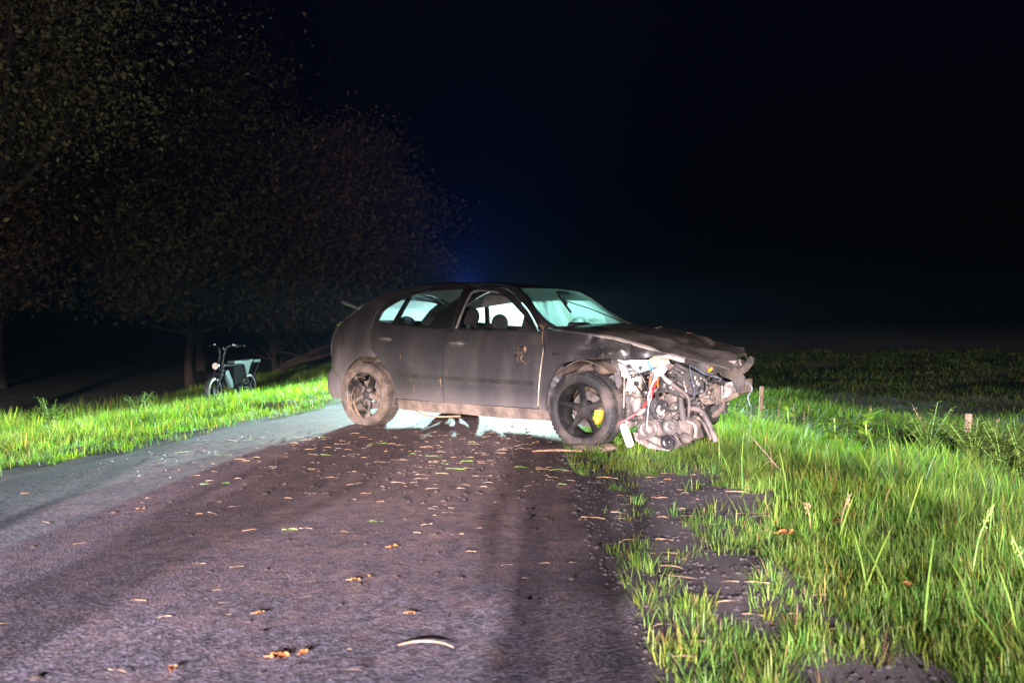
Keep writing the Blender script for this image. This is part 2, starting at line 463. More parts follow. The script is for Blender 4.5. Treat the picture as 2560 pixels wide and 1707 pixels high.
def np_mesh(name, verts, faces, mat, col=None, parent=None, smooth=True):
    me = bpy.data.meshes.new(name)
    nf = len(faces); k = faces.shape[1]
    me.vertices.add(len(verts)); me.vertices.foreach_set('co', np.asarray(verts, np.float32).ravel())
    me.loops.add(nf * k); me.loops.foreach_set('vertex_index', np.asarray(faces, np.int32).ravel())
    me.polygons.add(nf); me.polygons.foreach_set('loop_start', np.arange(nf, dtype=np.int32) * k)
    me.polygons.foreach_set('use_smooth', np.full(nf, smooth))
    me.update(calc_edges=True)
    if col is not None:
        a = me.attributes.new('col', 'FLOAT_COLOR', 'POINT')
        c = np.ones((len(verts), 4), np.float32); c[:, :3] = col
        a.data.foreach_set('color', c.ravel())
    me.materials.append(mat)
    return link(bpy.data.objects.new(name, me), parent)

# soil: dark earth, paler dry crumbs, mossy green between the blades
def soil_material():
    m = bpy.data.materials.new('soil'); nt, b = nodes_of(m); L = nt.links
    tc = nt.nodes.new('ShaderNodeTexCoord')
    n1 = nt.nodes.new('ShaderNodeTexNoise'); n1.inputs['Scale'].default_value = 2.3; n1.inputs['Detail'].default_value = 9; n1.inputs['Roughness'].default_value = 0.7
    n2 = nt.nodes.new('ShaderNodeTexNoise'); n2.inputs['Scale'].default_value = 55; n2.inputs['Detail'].default_value = 9; n2.inputs['Roughness'].default_value = 0.75
    for n in (n1, n2): L.new(tc.outputs['Object'], n.inputs['Vector'])
    r = nt.nodes.new('ShaderNodeValToRGB')
    r.color_ramp.elements[0].position = 0.3; r.color_ramp.elements[0].color = (0.036, 0.027, 0.026, 1)
    r.color_ramp.elements[1].position = 0.72; r.color_ramp.elements[1].color = (0.075, 0.058, 0.052, 1)
    L.new(n1.outputs['Fac'], r.inputs[0])
    r2 = nt.nodes.new('ShaderNodeValToRGB'); r2.color_ramp.elements[0].position = 0.35; r2.color_ramp.elements[0].color = (0.6, 0.6, 0.6, 1); r2.color_ramp.elements[1].position = 0.7; r2.color_ramp.elements[1].color = (1.5, 1.45, 1.4, 1)
    L.new(n2.outputs['Fac'], r2.inputs[0])
    mx = nt.nodes.new('ShaderNodeMix'); mx.data_type = 'RGBA'; mx.blend_type = 'MULTIPLY'; mx.inputs['Factor'].default_value = 1
    L.new(r.outputs[0], mx.inputs['A']); L.new(r2.outputs[0], mx.inputs['B'])
    # short turf away from the road, coloured dark to match the fading light
    sx = nt.nodes.new('ShaderNodeSeparateXYZ'); L.new(tc.outputs['Object'], sx.inputs[0])
    ab = nt.nodes.new('ShaderNodeMath'); ab.operation = 'ADD'; ab.inputs[1].default_value = 1.2; L.new(sx.outputs['X'], ab.inputs[0])
    ac = nt.nodes.new('ShaderNodeMath'); ac.operation = 'ABSOLUTE'; L.new(ab.outputs[0], ac.inputs[0])
    ad = nt.nodes.new('ShaderNodeMath'); ad.operation = 'MULTIPLY_ADD'; ad.inputs[1].default_value = 2.4; L.new(n1.outputs['Fac'], ad.inputs[0]); L.new(ac.outputs[0], ad.inputs[2])
    gm = nt.nodes.new('ShaderNodeMapRange'); gm.inputs['From Min'].default_value = 4.2; gm.inputs['From Max'].default_value = 5.6; gm.inputs['To Max'].default_value = 0.9; L.new(ad.outputs[0], gm.inputs['Value'])
    mg = nt.nodes.new('ShaderNodeMix'); mg.data_type = 'RGBA'; L.new(gm.outputs[0], mg.inputs['Factor']); L.new(mx.outputs['Result'], mg.inputs['A']); mg.inputs['B'].default_value = (0.018, 0.026, 0.008, 1)
    L.new(mg.outputs['Result'], b.inputs['Base Color'])
    b.inputs['Roughness'].default_value = 0.92
    bp = nt.nodes.new('ShaderNodeBump'); bp.inputs['Strength'].default_value = 0.6; bp.inputs['Distance'].default_value = 0.01
    L.new(n2.outputs['Fac'], bp.inputs['Height']); L.new(bp.outputs[0], b.inputs['Normal'])
    return m
ground = np_mesh('ground', verts, faces, soil_material())
tag(ground, kind='structure')

# road: worn asphalt with coarse aggregate; a film of earth dragged round the car
def road_material():
    m = bpy.data.materials.new('asphalt'); nt, b = nodes_of(m); L = nt.links
    tc = nt.nodes.new('ShaderNodeTexCoord')
    def noise(s, d, rgh=0.6):
        n = nt.nodes.new('ShaderNodeTexNoise'); n.inputs['Scale'].default_value = s; n.inputs['Detail'].default_value = d; n.inputs['Roughness'].default_value = rgh
        L.new(tc.outputs['Object'], n.inputs['Vector']); return n
    n1 = noise(55, 8, 0.75); n2 = noise(1.3, 6); n3 = noise(6, 7, 0.7)
    vo = nt.nodes.new('ShaderNodeTexVoronoi'); vo.inputs['Scale'].default_value = 75; L.new(tc.outputs['Object'], vo.inputs['Vector'])
    r1 = nt.nodes.new('ShaderNodeValToRGB'); cr = r1.color_ramp
    cr.elements[0].position = 0.40; cr.elements[0].color = (0.03, 0.0265, 0.031, 1); cr.elements[1].position = 0.58; cr.elements[1].color = (0.15, 0.13, 0.152, 1)
    L.new(n1.outputs['Fac'], r1.inputs[0])
    r2 = nt.nodes.new('ShaderNodeValToRGB'); cr = r2.color_ramp
    cr.elements[0].position = 0.3; cr.elements[0].color = (0.72, 0.72, 0.74, 1); cr.elements[1].position = 0.7; cr.elements[1].color = (1.3, 1.27, 1.25, 1)
    L.new(n2.outputs['Fac'], r2.inputs[0])
    mx = nt.nodes.new('ShaderNodeMix'); mx.data_type = 'RGBA'; mx.blend_type = 'MULTIPLY'; mx.inputs['Factor'].default_value = 1
    L.new(r1.outputs[0], mx.inputs['A']); L.new(r2.outputs[0], mx.inputs['B'])
    sp3 = nt.nodes.new('ShaderNodeSeparateColor'); L.new(vo.outputs['Color'], sp3.inputs[0]); rs3 = nt.nodes.new('ShaderNodeMapRange'); rs3.inputs['To Min'].default_value = 0.6; rs3.inputs['To Max'].default_value = 1.4; L.new(sp3.outputs[0], rs3.inputs['Value'])
    ms3 = nt.nodes.new('ShaderNodeVectorMath'); ms3.operation = 'SCALE'; L.new(mx.outputs['Result'], ms3.inputs[0]); L.new(rs3.outputs[0], ms3.inputs['Scale'])
    # earth film: strongest round (-0.6, 7.6), thins out to about 4 m
    sp = nt.nodes.new('ShaderNodeVectorMath'); sp.operation = 'SUBTRACT'; sp.inputs[1].default_value = (-0.55, 7.3, 0); L.new(tc.outputs['Object'], sp.inputs[0])
    sc = nt.nodes.new('ShaderNodeVectorMath'); sc.operation = 'MULTIPLY'; sc.inputs[1].default_value = (0.55, 0.30, 0); L.new(sp.outputs[0], sc.inputs[0])
    ln = nt.nodes.new('ShaderNodeVectorMath'); ln.operation = 'LENGTH'; L.new(sc.outputs[0], ln.inputs[0])
    sb = nt.nodes.new('ShaderNodeMath'); sb.operation = 'MULTIPLY_ADD'; sb.inputs[1].default_value = -0.62; sb.inputs[2].default_value = 0.85; L.new(ln.outputs['Value'], sb.inputs[0])
    ad = nt.nodes.new('ShaderNodeMath'); ad.operation = 'ADD'; L.new(sb.outputs[0], ad.inputs[0]); L.new(n3.outputs['Fac'], ad.inputs[1])
    mr = nt.nodes.new('ShaderNodeMapRange'); mr.inputs['From Min'].default_value = 0.40; mr.inputs['From Max'].default_value = 0.95; mr.inputs['To Max'].default_value = 0.92; L.new(ad.outputs[0], mr.inputs['Value'])
    mm = nt.nodes.new('ShaderNodeMix'); mm.data_type = 'RGBA'; L.new(mr.outputs[0], mm.inputs['Factor']); L.new(ms3.outputs[0], mm.inputs['A'])
    # darker pits and tar spots
    n5 = noise(17, 3, 0.5); r5 = nt.nodes.new('ShaderNodeValToRGB'); r5.color_ramp.elements[0].position = 0.33; r5.color_ramp.elements[0].color = (0.60, 0.58, 0.60, 1); r5.color_ramp.elements[1].position = 0.50; r5.color_ramp.elements[1].color = (1, 1, 1, 1); L.new(n5.outputs['Fac'], r5.inputs[0])
    m5 = nt.nodes.new('ShaderNodeMix'); m5.data_type = 'RGBA'; m5.blend_type = 'MULTIPLY'; m5.inputs['Factor'].default_value = 1; L.new(mm.outputs['Result'], m5.inputs['A']); L.new(r5.outputs[0], m5.inputs['B'])
    re = nt.nodes.new('ShaderNodeValToRGB'); cr = re.color_ramp
    cr.elements[0].position = 0.3; cr.elements[0].color = (0.085, 0.052, 0.042, 1); cr.elements[1].position = 0.7; cr.elements[1].color = (0.22, 0.142, 0.115, 1)
    L.new(n3.outputs['Fac'], re.inputs[0]); L.new(re.outputs[0], mm.inputs['B'])
    L.new(m5.outputs['Result'], b.inputs['Base Color'])
    b.inputs['Roughness'].default_value = 0.8; b.inputs['Specular IOR Level'].default_value = 0.4
    mh = nt.nodes.new('ShaderNodeMath'); mh.operation = 'ADD'; L.new(n1.outputs['Fac'], mh.inputs[0]); L.new(vo.outputs['Distance'], mh.inputs[1])
    bp = nt.nodes.new('ShaderNodeBump'); bp.inputs['Strength'].default_value = 0.45; bp.inputs['Distance'].default_value = 0.006
    L.new(mh.outputs[0], bp.inputs['Height']); L.new(bp.outputs[0], b.inputs['Normal'])
    return m

ry = np.concatenate([np.arange(-30, 1, 1.0), np.arange(1, 24, 0.1), np.arange(24, 90, 1.5)])
NU = 30
tt = np.linspace(0, 1, NU + 1)
rv = []
for y in ry:
    a = xl(y) - 0.03 + 0.09 * (N1(0.3, y, 2.2) - 0.5) + 0.05 * (N2(0.7, y, 8.0) - 0.5)
    b_ = xr(y) + 0.02 + 0.07 * (N1(5.3, y, 2.0) - 0.5) + 0.05 * (N2(3.7, y, 9.0) - 0.5)
    x = a + (b_ - a) * tt
    z = -0.004 + 0.02 * (1 - (2 * tt - 1) ** 2) + (N3(x, y * np.ones_like(x), 1.7) - 0.5) * 0.012
    z[0] = z[-1] = -0.022; x[1] = x[0] + 0.03; x[-2] = x[-1] - 0.03
    rv.append(np.stack([x, np.full_like(x, y), z], 1))
rv = np.concatenate(rv)
ri = np.arange(len(rv)).reshape(len(ry), NU + 1)
rf = np.stack([ri[:-1, :-1].ravel(), ri[:-1, 1:].ravel(), ri[1:, 1:].ravel(), ri[1:, :-1].ravel()], 1)
road = np_mesh('road', rv, rf, road_material())
tag(road, kind='structure')
ROAD_Z = 0.016

# ================================================================== grass
def blades(px, py, h, w, lean, az, curl, color, seg=3, z=None):
    """one tapered, bent blade per point; returns verts, tri faces, colours"""
    n = len(px)
    z0 = height(px, py) if z is None else z
    dx, dy = np.cos(az), np.sin(az)
    wx, wy = -dy, dx
    V = np.zeros((n, 2 * seg + 1, 3)); C = np.zeros((n, 2 * seg + 1, 3))
    for i in range(seg + 1):
        t = i / seg
        out = h * (lean * t + curl * t * t)
        up = h * (t - 0.45 * curl * t * t) * np.sqrt(np.maximum(0.1, 1 - np.minimum(lean, 0.95) ** 2))
        cx = px + dx * out; cy = py + dy * out; cz = z0 - 0.01 + up
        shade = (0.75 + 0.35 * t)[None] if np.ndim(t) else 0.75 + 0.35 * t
        if i < seg:
            ww = w * (1 - 0.55 * t) * 0.5
            V[:, 2 * i, 0] = cx - wx * ww; V[:, 2 * i, 1] = cy - wy * ww; V[:, 2 * i, 2] = cz
            V[:, 2 * i + 1, 0] = cx + wx * ww; V[:, 2 * i + 1, 1] = cy + wy * ww; V[:, 2 * i + 1, 2] = cz
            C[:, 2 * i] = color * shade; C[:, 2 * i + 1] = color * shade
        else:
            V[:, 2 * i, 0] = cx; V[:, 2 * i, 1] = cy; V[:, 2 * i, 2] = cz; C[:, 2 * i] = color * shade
    base = (np.arange(n) * (2 * seg + 1))[:, None]
    F = []
    for i in range(seg - 1):
        a = 2 * i
        F.append(base + np.array([a, a + 1, a + 3])); F.append(base + np.array([a, a + 3, a + 2]))
    a = 2 * (seg - 1)
    F.append(base + np.array([a, a + 1, a + 2]))
    return V.reshape(-1, 3), np.concatenate(F), C.reshape(-1, 3)

def grass_colors(n, dry=0.08):
    g = rng.random((n, 1))
    c = np.array([0.075, 0.20, 0.03]) * (1 - g) + np.array([0.235, 0.35, 0.06]) * g
    c = c * rng.uniform(0.75, 1.25, (n, 1))
    d = rng.random(n) < dry
    c[d] = np.array([0.30, 0.22, 0.09]) * rng.uniform(0.6, 1.2, (d.sum(), 1))
    return c

def tufts(cx, cy, nb, spread, hmul, lean0=0.24, wmul=1.0, seg=3, dry=0.06):
    """clumps: nb blades round each centre, leaning outward"""
    n = len(cx)
    rep = np.repeat(np.arange(n), nb)
    m = len(rep)
    a = rng.random(m) * 2 * np.pi
    r = spread[rep] * np.sqrt(rng.random(m))
    px = cx[rep] + r * np.cos(a); py = cy[rep] + r * np.sin(a)
    h = hmul[rep] * rng.uniform(0.45, 1.15, m)
    az = a + rng.normal(0, 0.7, m)
    lean = np.clip(lean0 + 0.45 * r / np.maximum(spread[rep], 1e-3) * rng.random(m) + rng.normal(0, 0.12, m), 0, 0.85)
    curl = np.clip(rng.normal(0.25, 0.2, m), 0, 0.8)
    w = rng.uniform(0.0028, 0.0055, m) * wmul
    tint = rng.uniform(0.8, 1.2, (n, 3))[rep] * np.array([1, 1, 1])
    yel = (rng.random(n) < 0.25)[rep]
    c = grass_colors(m, dry) * tint * (0.45 + 1.0 * N3(cx, cy, 1.9)[rep][:, None])
    c[yel] *= np.array([1.5, 1.15, 0.9])
    keep = (px > xr(py) + 0.02) | (px < xl(py) - 0.02)
    return blades(px[keep], py[keep], h[keep], w[keep], lean[keep], az[keep], curl[keep], c[keep], seg)

def join(parts):
    V = []; F = []; C = []; n = 0
    for v, f, c in parts:
        V.append(v); F.append(f + n); C.append(c); n += len(v)
    return np.concatenate(V), np.concatenate(F), np.concatenate(C)

mt['grass'] = leafy('grass_blades', trans=0.45)

# bare patches of mud on the right verge (x, y, rx, ry)
BARE = [(0.95, 5.15, 0.55, 0.75), (0.66, 4.75, 0.32, 1.25), (1.15, 5.75, 0.42, 0.25), (0.86, 3.15, 0.14, 0.25), (1.1, 2.5, 0.25, 0.2), (0.98, 3.55, 0.16, 0.14), (0.62, 6.35, 0.12, 0.12)]
def bare(x, y):
    b = np.zeros_like(x)
    for cx, cy, rx_, ry_ in BARE:
        b = np.maximum(b, 1.35 - np.sqrt(((x - cx) / rx_) ** 2 + ((y - cy) / ry_) ** 2))
    return np.clip(b + (N2(x, y, 6) - 0.5) * 0.9, 0, 1)

# right verge, near: patchy low tufts by the road, longer and denser further right
n = 16000
y = 2.1 + 24 * rng.random(n) ** 1.7; x = xr(y) + rng.uniform(0.0, 1.05, n) * dmax(y)
d = x - xr(y)
cover = np.clip(0.52 + 0.55 * np.clip((d - 0.1) / 1.3, 0, 1) + (N1(x, y, 2.4) - 0.5) * 1.0 + 0.25 * (y > 6.0), 0.04, 1)
cover = cover * (1 - np.clip(bare(x, y) * 1.6, 0, 0.985))
keep = (d > 0.03) & (rng.random(n) < cover) & (d < 1.05 * dmax(y))
x, y, d = x[keep], y[keep], d[keep]
long_ = np.clip((d - 0.7) / 1.5, 0, 1)
hh = 0.055 + 0.05 * rng.random(len(x)) + long_ * (0.04 + 0.16 * N3(x, y, 1.4) + 0.07 * rng.random(len(x))) + np.clip((y - 6.2) / 3, 0, 1) * 0.05
parts = [tufts(x, y, np.where(y < 6, 22, 15), 0.045 + 0.03 * rng.random(len(x)), hh)]
# creeping low sward filling the gaps
n = 90000
y = 2.1 + 24 * rng.random(n) ** 1.7; x = xr(y) + rng.uniform(0.0, 1.05, n) * dmax(y); d = x - xr(y)
cover = np.clip(0.40 + 0.6 * np.clip((d - 0.2) / 1.2, 0, 1) + (N1(x, y, 2.4) - 0.5) * 1.1 + 0.3 * (y > 6.2), 0.02, 1) * (1 - np.clip(bare(x, y) * 1.8, 0, 0.99))
keep = (d > 0.02) & (rng.random(n) < cover) & (d < 1.05 * dmax(y))
x, y, d = x[keep], y[keep], d[keep]; m = len(x)
parts.append(blades(x, y, rng.uniform(0.03, 0.09, m) + np.clip((d - 0.8) / 1.5, 0, 1) * 0.10 * rng.random(m), rng.uniform(0.003, 0.006, m), np.clip(rng.normal(0.4, 0.2, m), 0, 0.85), rng.random(m) * 6.283, np.clip(rng.normal(0.3, 0.2, m), 0, 0.8), grass_colors(m, 0.1), 2))
# long single blades standing over the right bank
n = 2600
x = rng.uniform(1.2, 5.0, n); y = rng.uniform(2.2, 11, n); d = x - xr(y)
keep = (d > 0.9) & (d < 0.98 * dmax(y)) & (rng.random(n) < np.clip((d - 0.7) / 1.2, 0.1, 1)); x, y = x[keep], y[keep]; m = len(x)
parts.append(blades(x, y, rng.uniform(0.2, 0.42, m), rng.uniform(0.005, 0.009, m), np.clip(rng.normal(0.35, 0.2, m), 0, 0.8), rng.random(m) * 6.283, rng.uniform(0.1, 0.6, m), grass_colors(m, 0.05) * np.array([1.1, 1.1, 1.0]), 4))
V, F, C = join(parts)
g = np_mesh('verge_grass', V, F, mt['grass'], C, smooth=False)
tag(g, 'patchy green verge grass with bare mud on the right of the road', 'grass', kind='stuff')

# left verge: dense, bright, taller towards the ditch
n = 15000
x = rng.uniform(-11, 1.5, n); y = rng.uniform(4.0, 27, n)
d = xl(y) - x
edge = np.clip(d / 0.7, 0, 1)
cover = np.clip(0.25 + 0.75 * edge + (N1(x, y, 1.6) - 0.5) * 0.9 * (1 - 0.6 * edge), 0.05, 1)
keep = (d > 0.0) & (d < 6.6) & (rng.random(n) < cover) & (np.abs(x) < 0.64 * y + 0.5)
x, y, d = x[keep], y[keep], d[keep]
hh = 0.06 + 0.06 * rng.random(len(x)) + np.clip((d - 0.6) / 1.6, 0, 1) * (0.05 + 0.14 * N2(x, y, 0.7)) + 0.22 * np.clip((d - 4.2) / 1.5, 0, 1) * (y < 15)
parts = [tufts(x, y, np.where(y < 11, 18, 12), 0.06 + 0.05 * rng.random(len(x)), hh, wmul=1.5, dry=0.05)]
n = 70000
x = rng.uniform(-11, 1.5, n); y = rng.uniform(4.0, 27, n); d = xl(y) - x
cover = np.clip(0.12 + 0.9 * np.clip(d / 0.6, 0, 1) + (N1(x, y, 1.6) - 0.5) * 0.8, 0.03, 1)
keep = (d > 0.0) & (d < 6.8) & (rng.random(n) < cover) & (np.abs(x) < 0.64 * y + 0.5)
x, y, d = x[keep], y[keep], d[keep]; m = len(x)
parts.append(blades(x, y, rng.uniform(0.04, 0.13, m), rng.uniform(0.005, 0.010, m), np.clip(rng.normal(0.35, 0.2, m), 0, 0.85), rng.random(m) * 6.283, np.clip(rng.normal(0.3, 0.2, m), 0, 0.8), grass_colors(m, 0.08), 2))
V, F, C = join(parts)
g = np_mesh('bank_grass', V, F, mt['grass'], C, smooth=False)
tag(g, 'bright green bank grass sloping away on the left of the road', 'grass', kind='stuff')

# the meadow past the right-hand ditch, its colours darkened to paint fading light, and rough grass in the ditch
n = 110000
y = 7 + 26 * rng.random(n) ** 1.7; x = rng.uniform(1.5, 23, n)
d = x - xr(y)
keep = (d > 1.02 * dmax(y)) & (x < 0.66 * y + 1); x, y, d = x[keep], y[keep], d[keep]; m = len(x)
sc_ = 1 + (y - 7) / 14
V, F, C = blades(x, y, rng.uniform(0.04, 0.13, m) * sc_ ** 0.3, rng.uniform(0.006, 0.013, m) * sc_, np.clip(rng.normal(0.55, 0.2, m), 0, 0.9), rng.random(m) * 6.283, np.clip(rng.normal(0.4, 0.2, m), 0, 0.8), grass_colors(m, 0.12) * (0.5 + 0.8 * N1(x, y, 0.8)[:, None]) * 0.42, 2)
n = 34000
y2 = 5.5 + 16 * rng.random(n) ** 1.3; x2 = xr(y2) + rng.uniform(0.92, 2.3, n) * dmax(y2); m = n
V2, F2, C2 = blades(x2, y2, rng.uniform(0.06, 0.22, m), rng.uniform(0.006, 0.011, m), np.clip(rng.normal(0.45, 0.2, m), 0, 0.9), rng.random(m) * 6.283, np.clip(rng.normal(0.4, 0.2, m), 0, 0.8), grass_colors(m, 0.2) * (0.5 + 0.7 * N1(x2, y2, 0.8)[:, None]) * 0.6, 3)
V, F, C = join([(V, F, C), (V2, F2, C2)])
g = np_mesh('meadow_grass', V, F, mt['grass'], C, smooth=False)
tag(g, 'dark meadow grass beyond the ditch on the right', 'grass', kind='stuff')

# ================================================================== trees
mt['leaves'] = leafy('tree_leaves', trans=0.25, rough=0.7)
def branch(mb, p, d, length, r, depth, tips, lean=0.0):
    pts = [Vector(p)]; q = Vector(p); dd = Vector(d).normalized()
    k = 6
    for i in range(k):
        dd = (dd + Vector((random.gauss(0, .13), random.gauss(0, .13), random.gauss(0.04, .1)))).normalized()
        q = q + dd * (length / k); pts.append(q.copy())
    mb.tube(pts, [r * (1 - 0.6 * i / k) for i in range(k + 1)], 7 if depth < 2 else 5)
    if depth >= 2 or length < 0.5:
        tips += [pts[-1], pts[-3]]; return
    if depth > 0: tips.append(pts[-1])
    for j in range(random.randint(4, 6)):
        t = random.uniform(0.35, 1.0); s = pts[min(k, int(t * k))]
        a = random.uniform(0, 2 * math.pi)
        e = Vector((math.cos(a), math.sin(a), random.uniform(-0.05, 0.7)))
        branch(mb, s, (e + dd * 0.5), length * random.uniform(0.38, 0.6), r * 0.45 * (1.1 - 0.5 * t), depth + 1, tips)

def tree(name, loc, h, trunk_r, crown_r, crown_z, nleaf, tint, label, lean=(0, 0), leaf=0.13, low=0.16):
    nleaf = int(nleaf * 1.6)
    z0 = float(height(loc[0], loc[1]))
    root = empty(name, (loc[0], loc[1], z0))
    tag(root, label, 'tree', 'trees beyond the left ditch')
    mb = M(); tips = []
    th = h * 0.72
    pts = [Vector((lean[0] * t * t, lean[1] * t * t, th * t - 0.2 * (t == 0))) + Vector((random.gauss(0, .06), random.gauss(0, .06), 0)) * (t > 0) for t in np.linspace(0, 1, 10)]
    mb.tube(pts, [trunk_r * (1.25 if i == 0 else 1 - 0.075 * i) for i in range(10)], 10)
    for i in range(22):
        t = random.uniform(low, 1.0); s = pts[min(9, int(t * 9))]
        a = i * 2.4 + random.uniform(-.4, .4)
        branch(mb, s, (math.cos(a), math.sin(a), random.uniform(0.1, 0.8) + 0.5 * t), crown_r * random.uniform(0.55, 0.95), trunk_r * 0.42 * (1.15 - 0.6 * t), 1, tips)
    mb.build('trunk', mt['bark'], root)
    # leaves: cards bunched round the twig ends, with gaps between the bunches
    T = np.array([tuple(p) for p in tips])
    T = T[rng.random(len(T)) < 0.9]
    ti = rng.integers(0, len(T), nleaf)
    size = crown_r * 0.19 * rng.uniform(0.5, 1.5, len(T))
    c = T[ti] + rng.normal(0, 1, (nleaf, 3)) * size[ti][:, None] * np.array([1, 1, 0.75])
    lowp = c[:, 2] < crown_z; c[lowp, 2] = crown_z + rng.exponential(1.3, lowp.sum()) - 0.5 * rng.random(lowp.sum())
    u = rng.normal(0, 1, (nleaf, 3)); u /= np.linalg.norm(u, axis=1)[:, None]
    v = np.cross(u, rng.normal(0, 1, (nleaf, 3))); v /= np.linalg.norm(v, axis=1)[:, None]
    s = leaf * 0.68 * rng.uniform(0.5, 1.3, (nleaf, 1))
    q = np.stack([c - u * s, c + v * s * 0.55, c + u * s, c - v * s * 0.55], 1).reshape(-1, 3)
    f = np.arange(nleaf * 4).reshape(-1, 4)
    tv = rng.uniform(0.35, 1.5, (len(T), 1))[ti]
    cc = np.array(tint) * tv * rng.uniform(0.8, 1.2, (nleaf, 1))
    aut = rng.random(nleaf) < 0.06
    cc[aut] = np.array([0.13, 0.07, 0.028]) * rng.uniform(0.6, 1.3, (aut.sum(), 1))
    np_mesh('crown', q, f, mt['leaves'], np.repeat(cc, 4, axis=0), root, smooth=False)
    return root

G1, G2, G3 = (0.125, 0.115, 0.04), (0.175, 0.115, 0.052), (0.115, 0.10, 0.037)
tree('oak_tree', (-11.6, 17.5), 15.0, 0.22, 5.2, 3.2, 29000, G1, 'tallest tree with branches reaching over the top left corner', (1.5, 0.5), 0.085, low=0.42)
tree('oak_tree', (-11.2, 29.0), 13.0, 0.15, 4.0, 2.9, 16000, G3, 'forked tree whose bare trunk stands behind the electric bike', (0.3, 0), 0.14)
tree('oak_tree', (-9.4, 33.0), 10.5, 0.24, 4.2, 2.7, 17000, G2, 'thick-trunked tree between the forked trunk and the car', (0.3, 0), 0.15)
tree('oak_tree', (-7.0, 35.5), 9.8, 0.18, 4.2, 2.2, 20000, G2, 'broad bushy tree whose crown ends the wood above the car tail', (0.4, 0), 0.16)
tree('oak_tree', (-16.6, 27.0), 12.5, 0.2, 4.6, 2.7, 17000, G2, 'leafy tree second from the left edge with reddish foliage', (0.2, 0), 0.14)
tree('oak_tree', (-13.8, 37.0), 13.5, 0.2, 4.6, 2.6, 13000, G3, 'dim rear tree filling the gap left of the forked trunk', (0, 0), 0.18)
tree('alder_tree', (-5.2, 47.0), 5.0, 0.14, 2.6, 1.6, 9000, G1, 'low bushy tree peeping out just left of the car roof', (0.2, 0), 0.17)
tree('oak_tree', (-20.5, 31.0), 12.0, 0.2, 4.6, 2.7, 11000, G1, 'dark tree at the left edge behind the reddish one', (0, 0), 0.16)

# ================================================================== the wrecked car
# car space: x forward from the rear axle, y to the car's left, z up; the right side (y < 0) faces the camera
YAW = 0.609
car = empty('crashed_car', (-1.004, 9.049, -0.004), -YAW)
tag(car, 'muddy dark hatchback with its front end torn off, standing across the road', 'car')

ZT = np.array([0.10, 0.18, 0.25, 0.35, 0.50, 0.62, 0.75, 0.85, 0.93, 1.00, 1.10, 1.20, 1.30, 1.37, 1.42, 1.46])
WT = np.array([0.76, 0.80, 0.835, 0.855, 0.868, 0.870, 0.862, 0.846, 0.822, 0.795, 0.750, 0.700, 0.645, 0.595, 0.535, 0.45])
_zf = np.linspace(0.1, 1.46, 137); _wf = np.interp(_zf, ZT, WT)
for _ in range(12): _wf[1:-1] = (_wf[:-2] + 2 * _wf[1:-1] + _wf[2:]) / 4
def half_width(x, z):
    w = float(np.interp(z, _zf, _wf))
    if x < 0.25:
        t = (0.25 - x) / 0.95
        w *= 1 - 0.045 * t ** 2 - 0.30 * max(0, t) ** 7
    if x > 2.3:
        t = (x - 2.3) / 1.3
        w *= 1 - 0.09 * t ** 2
    return w

def inpoly(x, z, poly):
    c = False; n = len(poly); j = n - 1
    for i in range(n):
        xi, zi = poly[i]; xj, zj = poly[j]
        if (zi > z) != (zj > z) and x < (xj - xi) * (z - zi) / (zj - zi) + xi: c = not c
        j = i
    return c

def dense(poly, step):
    out = []
    for i, p in enumerate(poly):
        q = poly[(i + 1) % len(poly)]
        L_ = math.hypot(q[0] - p[0], q[1] - p[1]); k = max(1, int(math.ceil(L_ / step)))
        out += [(p[0] + (q[0] - p[0]) * j / k, p[1] + (q[1] - p[1]) * j / k) for j in range(k)]
    return out

def curve2(pts, k=5):
    return [(p[0], p[1]) for p in smooth_path([(a, b, 0) for a, b in pts], k)]

def arc(cx, cz, r, a0, a1, n=14):
    return [(cx + r * math.cos(math.radians(a0 + (a1 - a0) * i / n)), cz + r * math.sin(math.radians(a0 + (a1 - a0) * i / n))) for i in range(n + 1)]

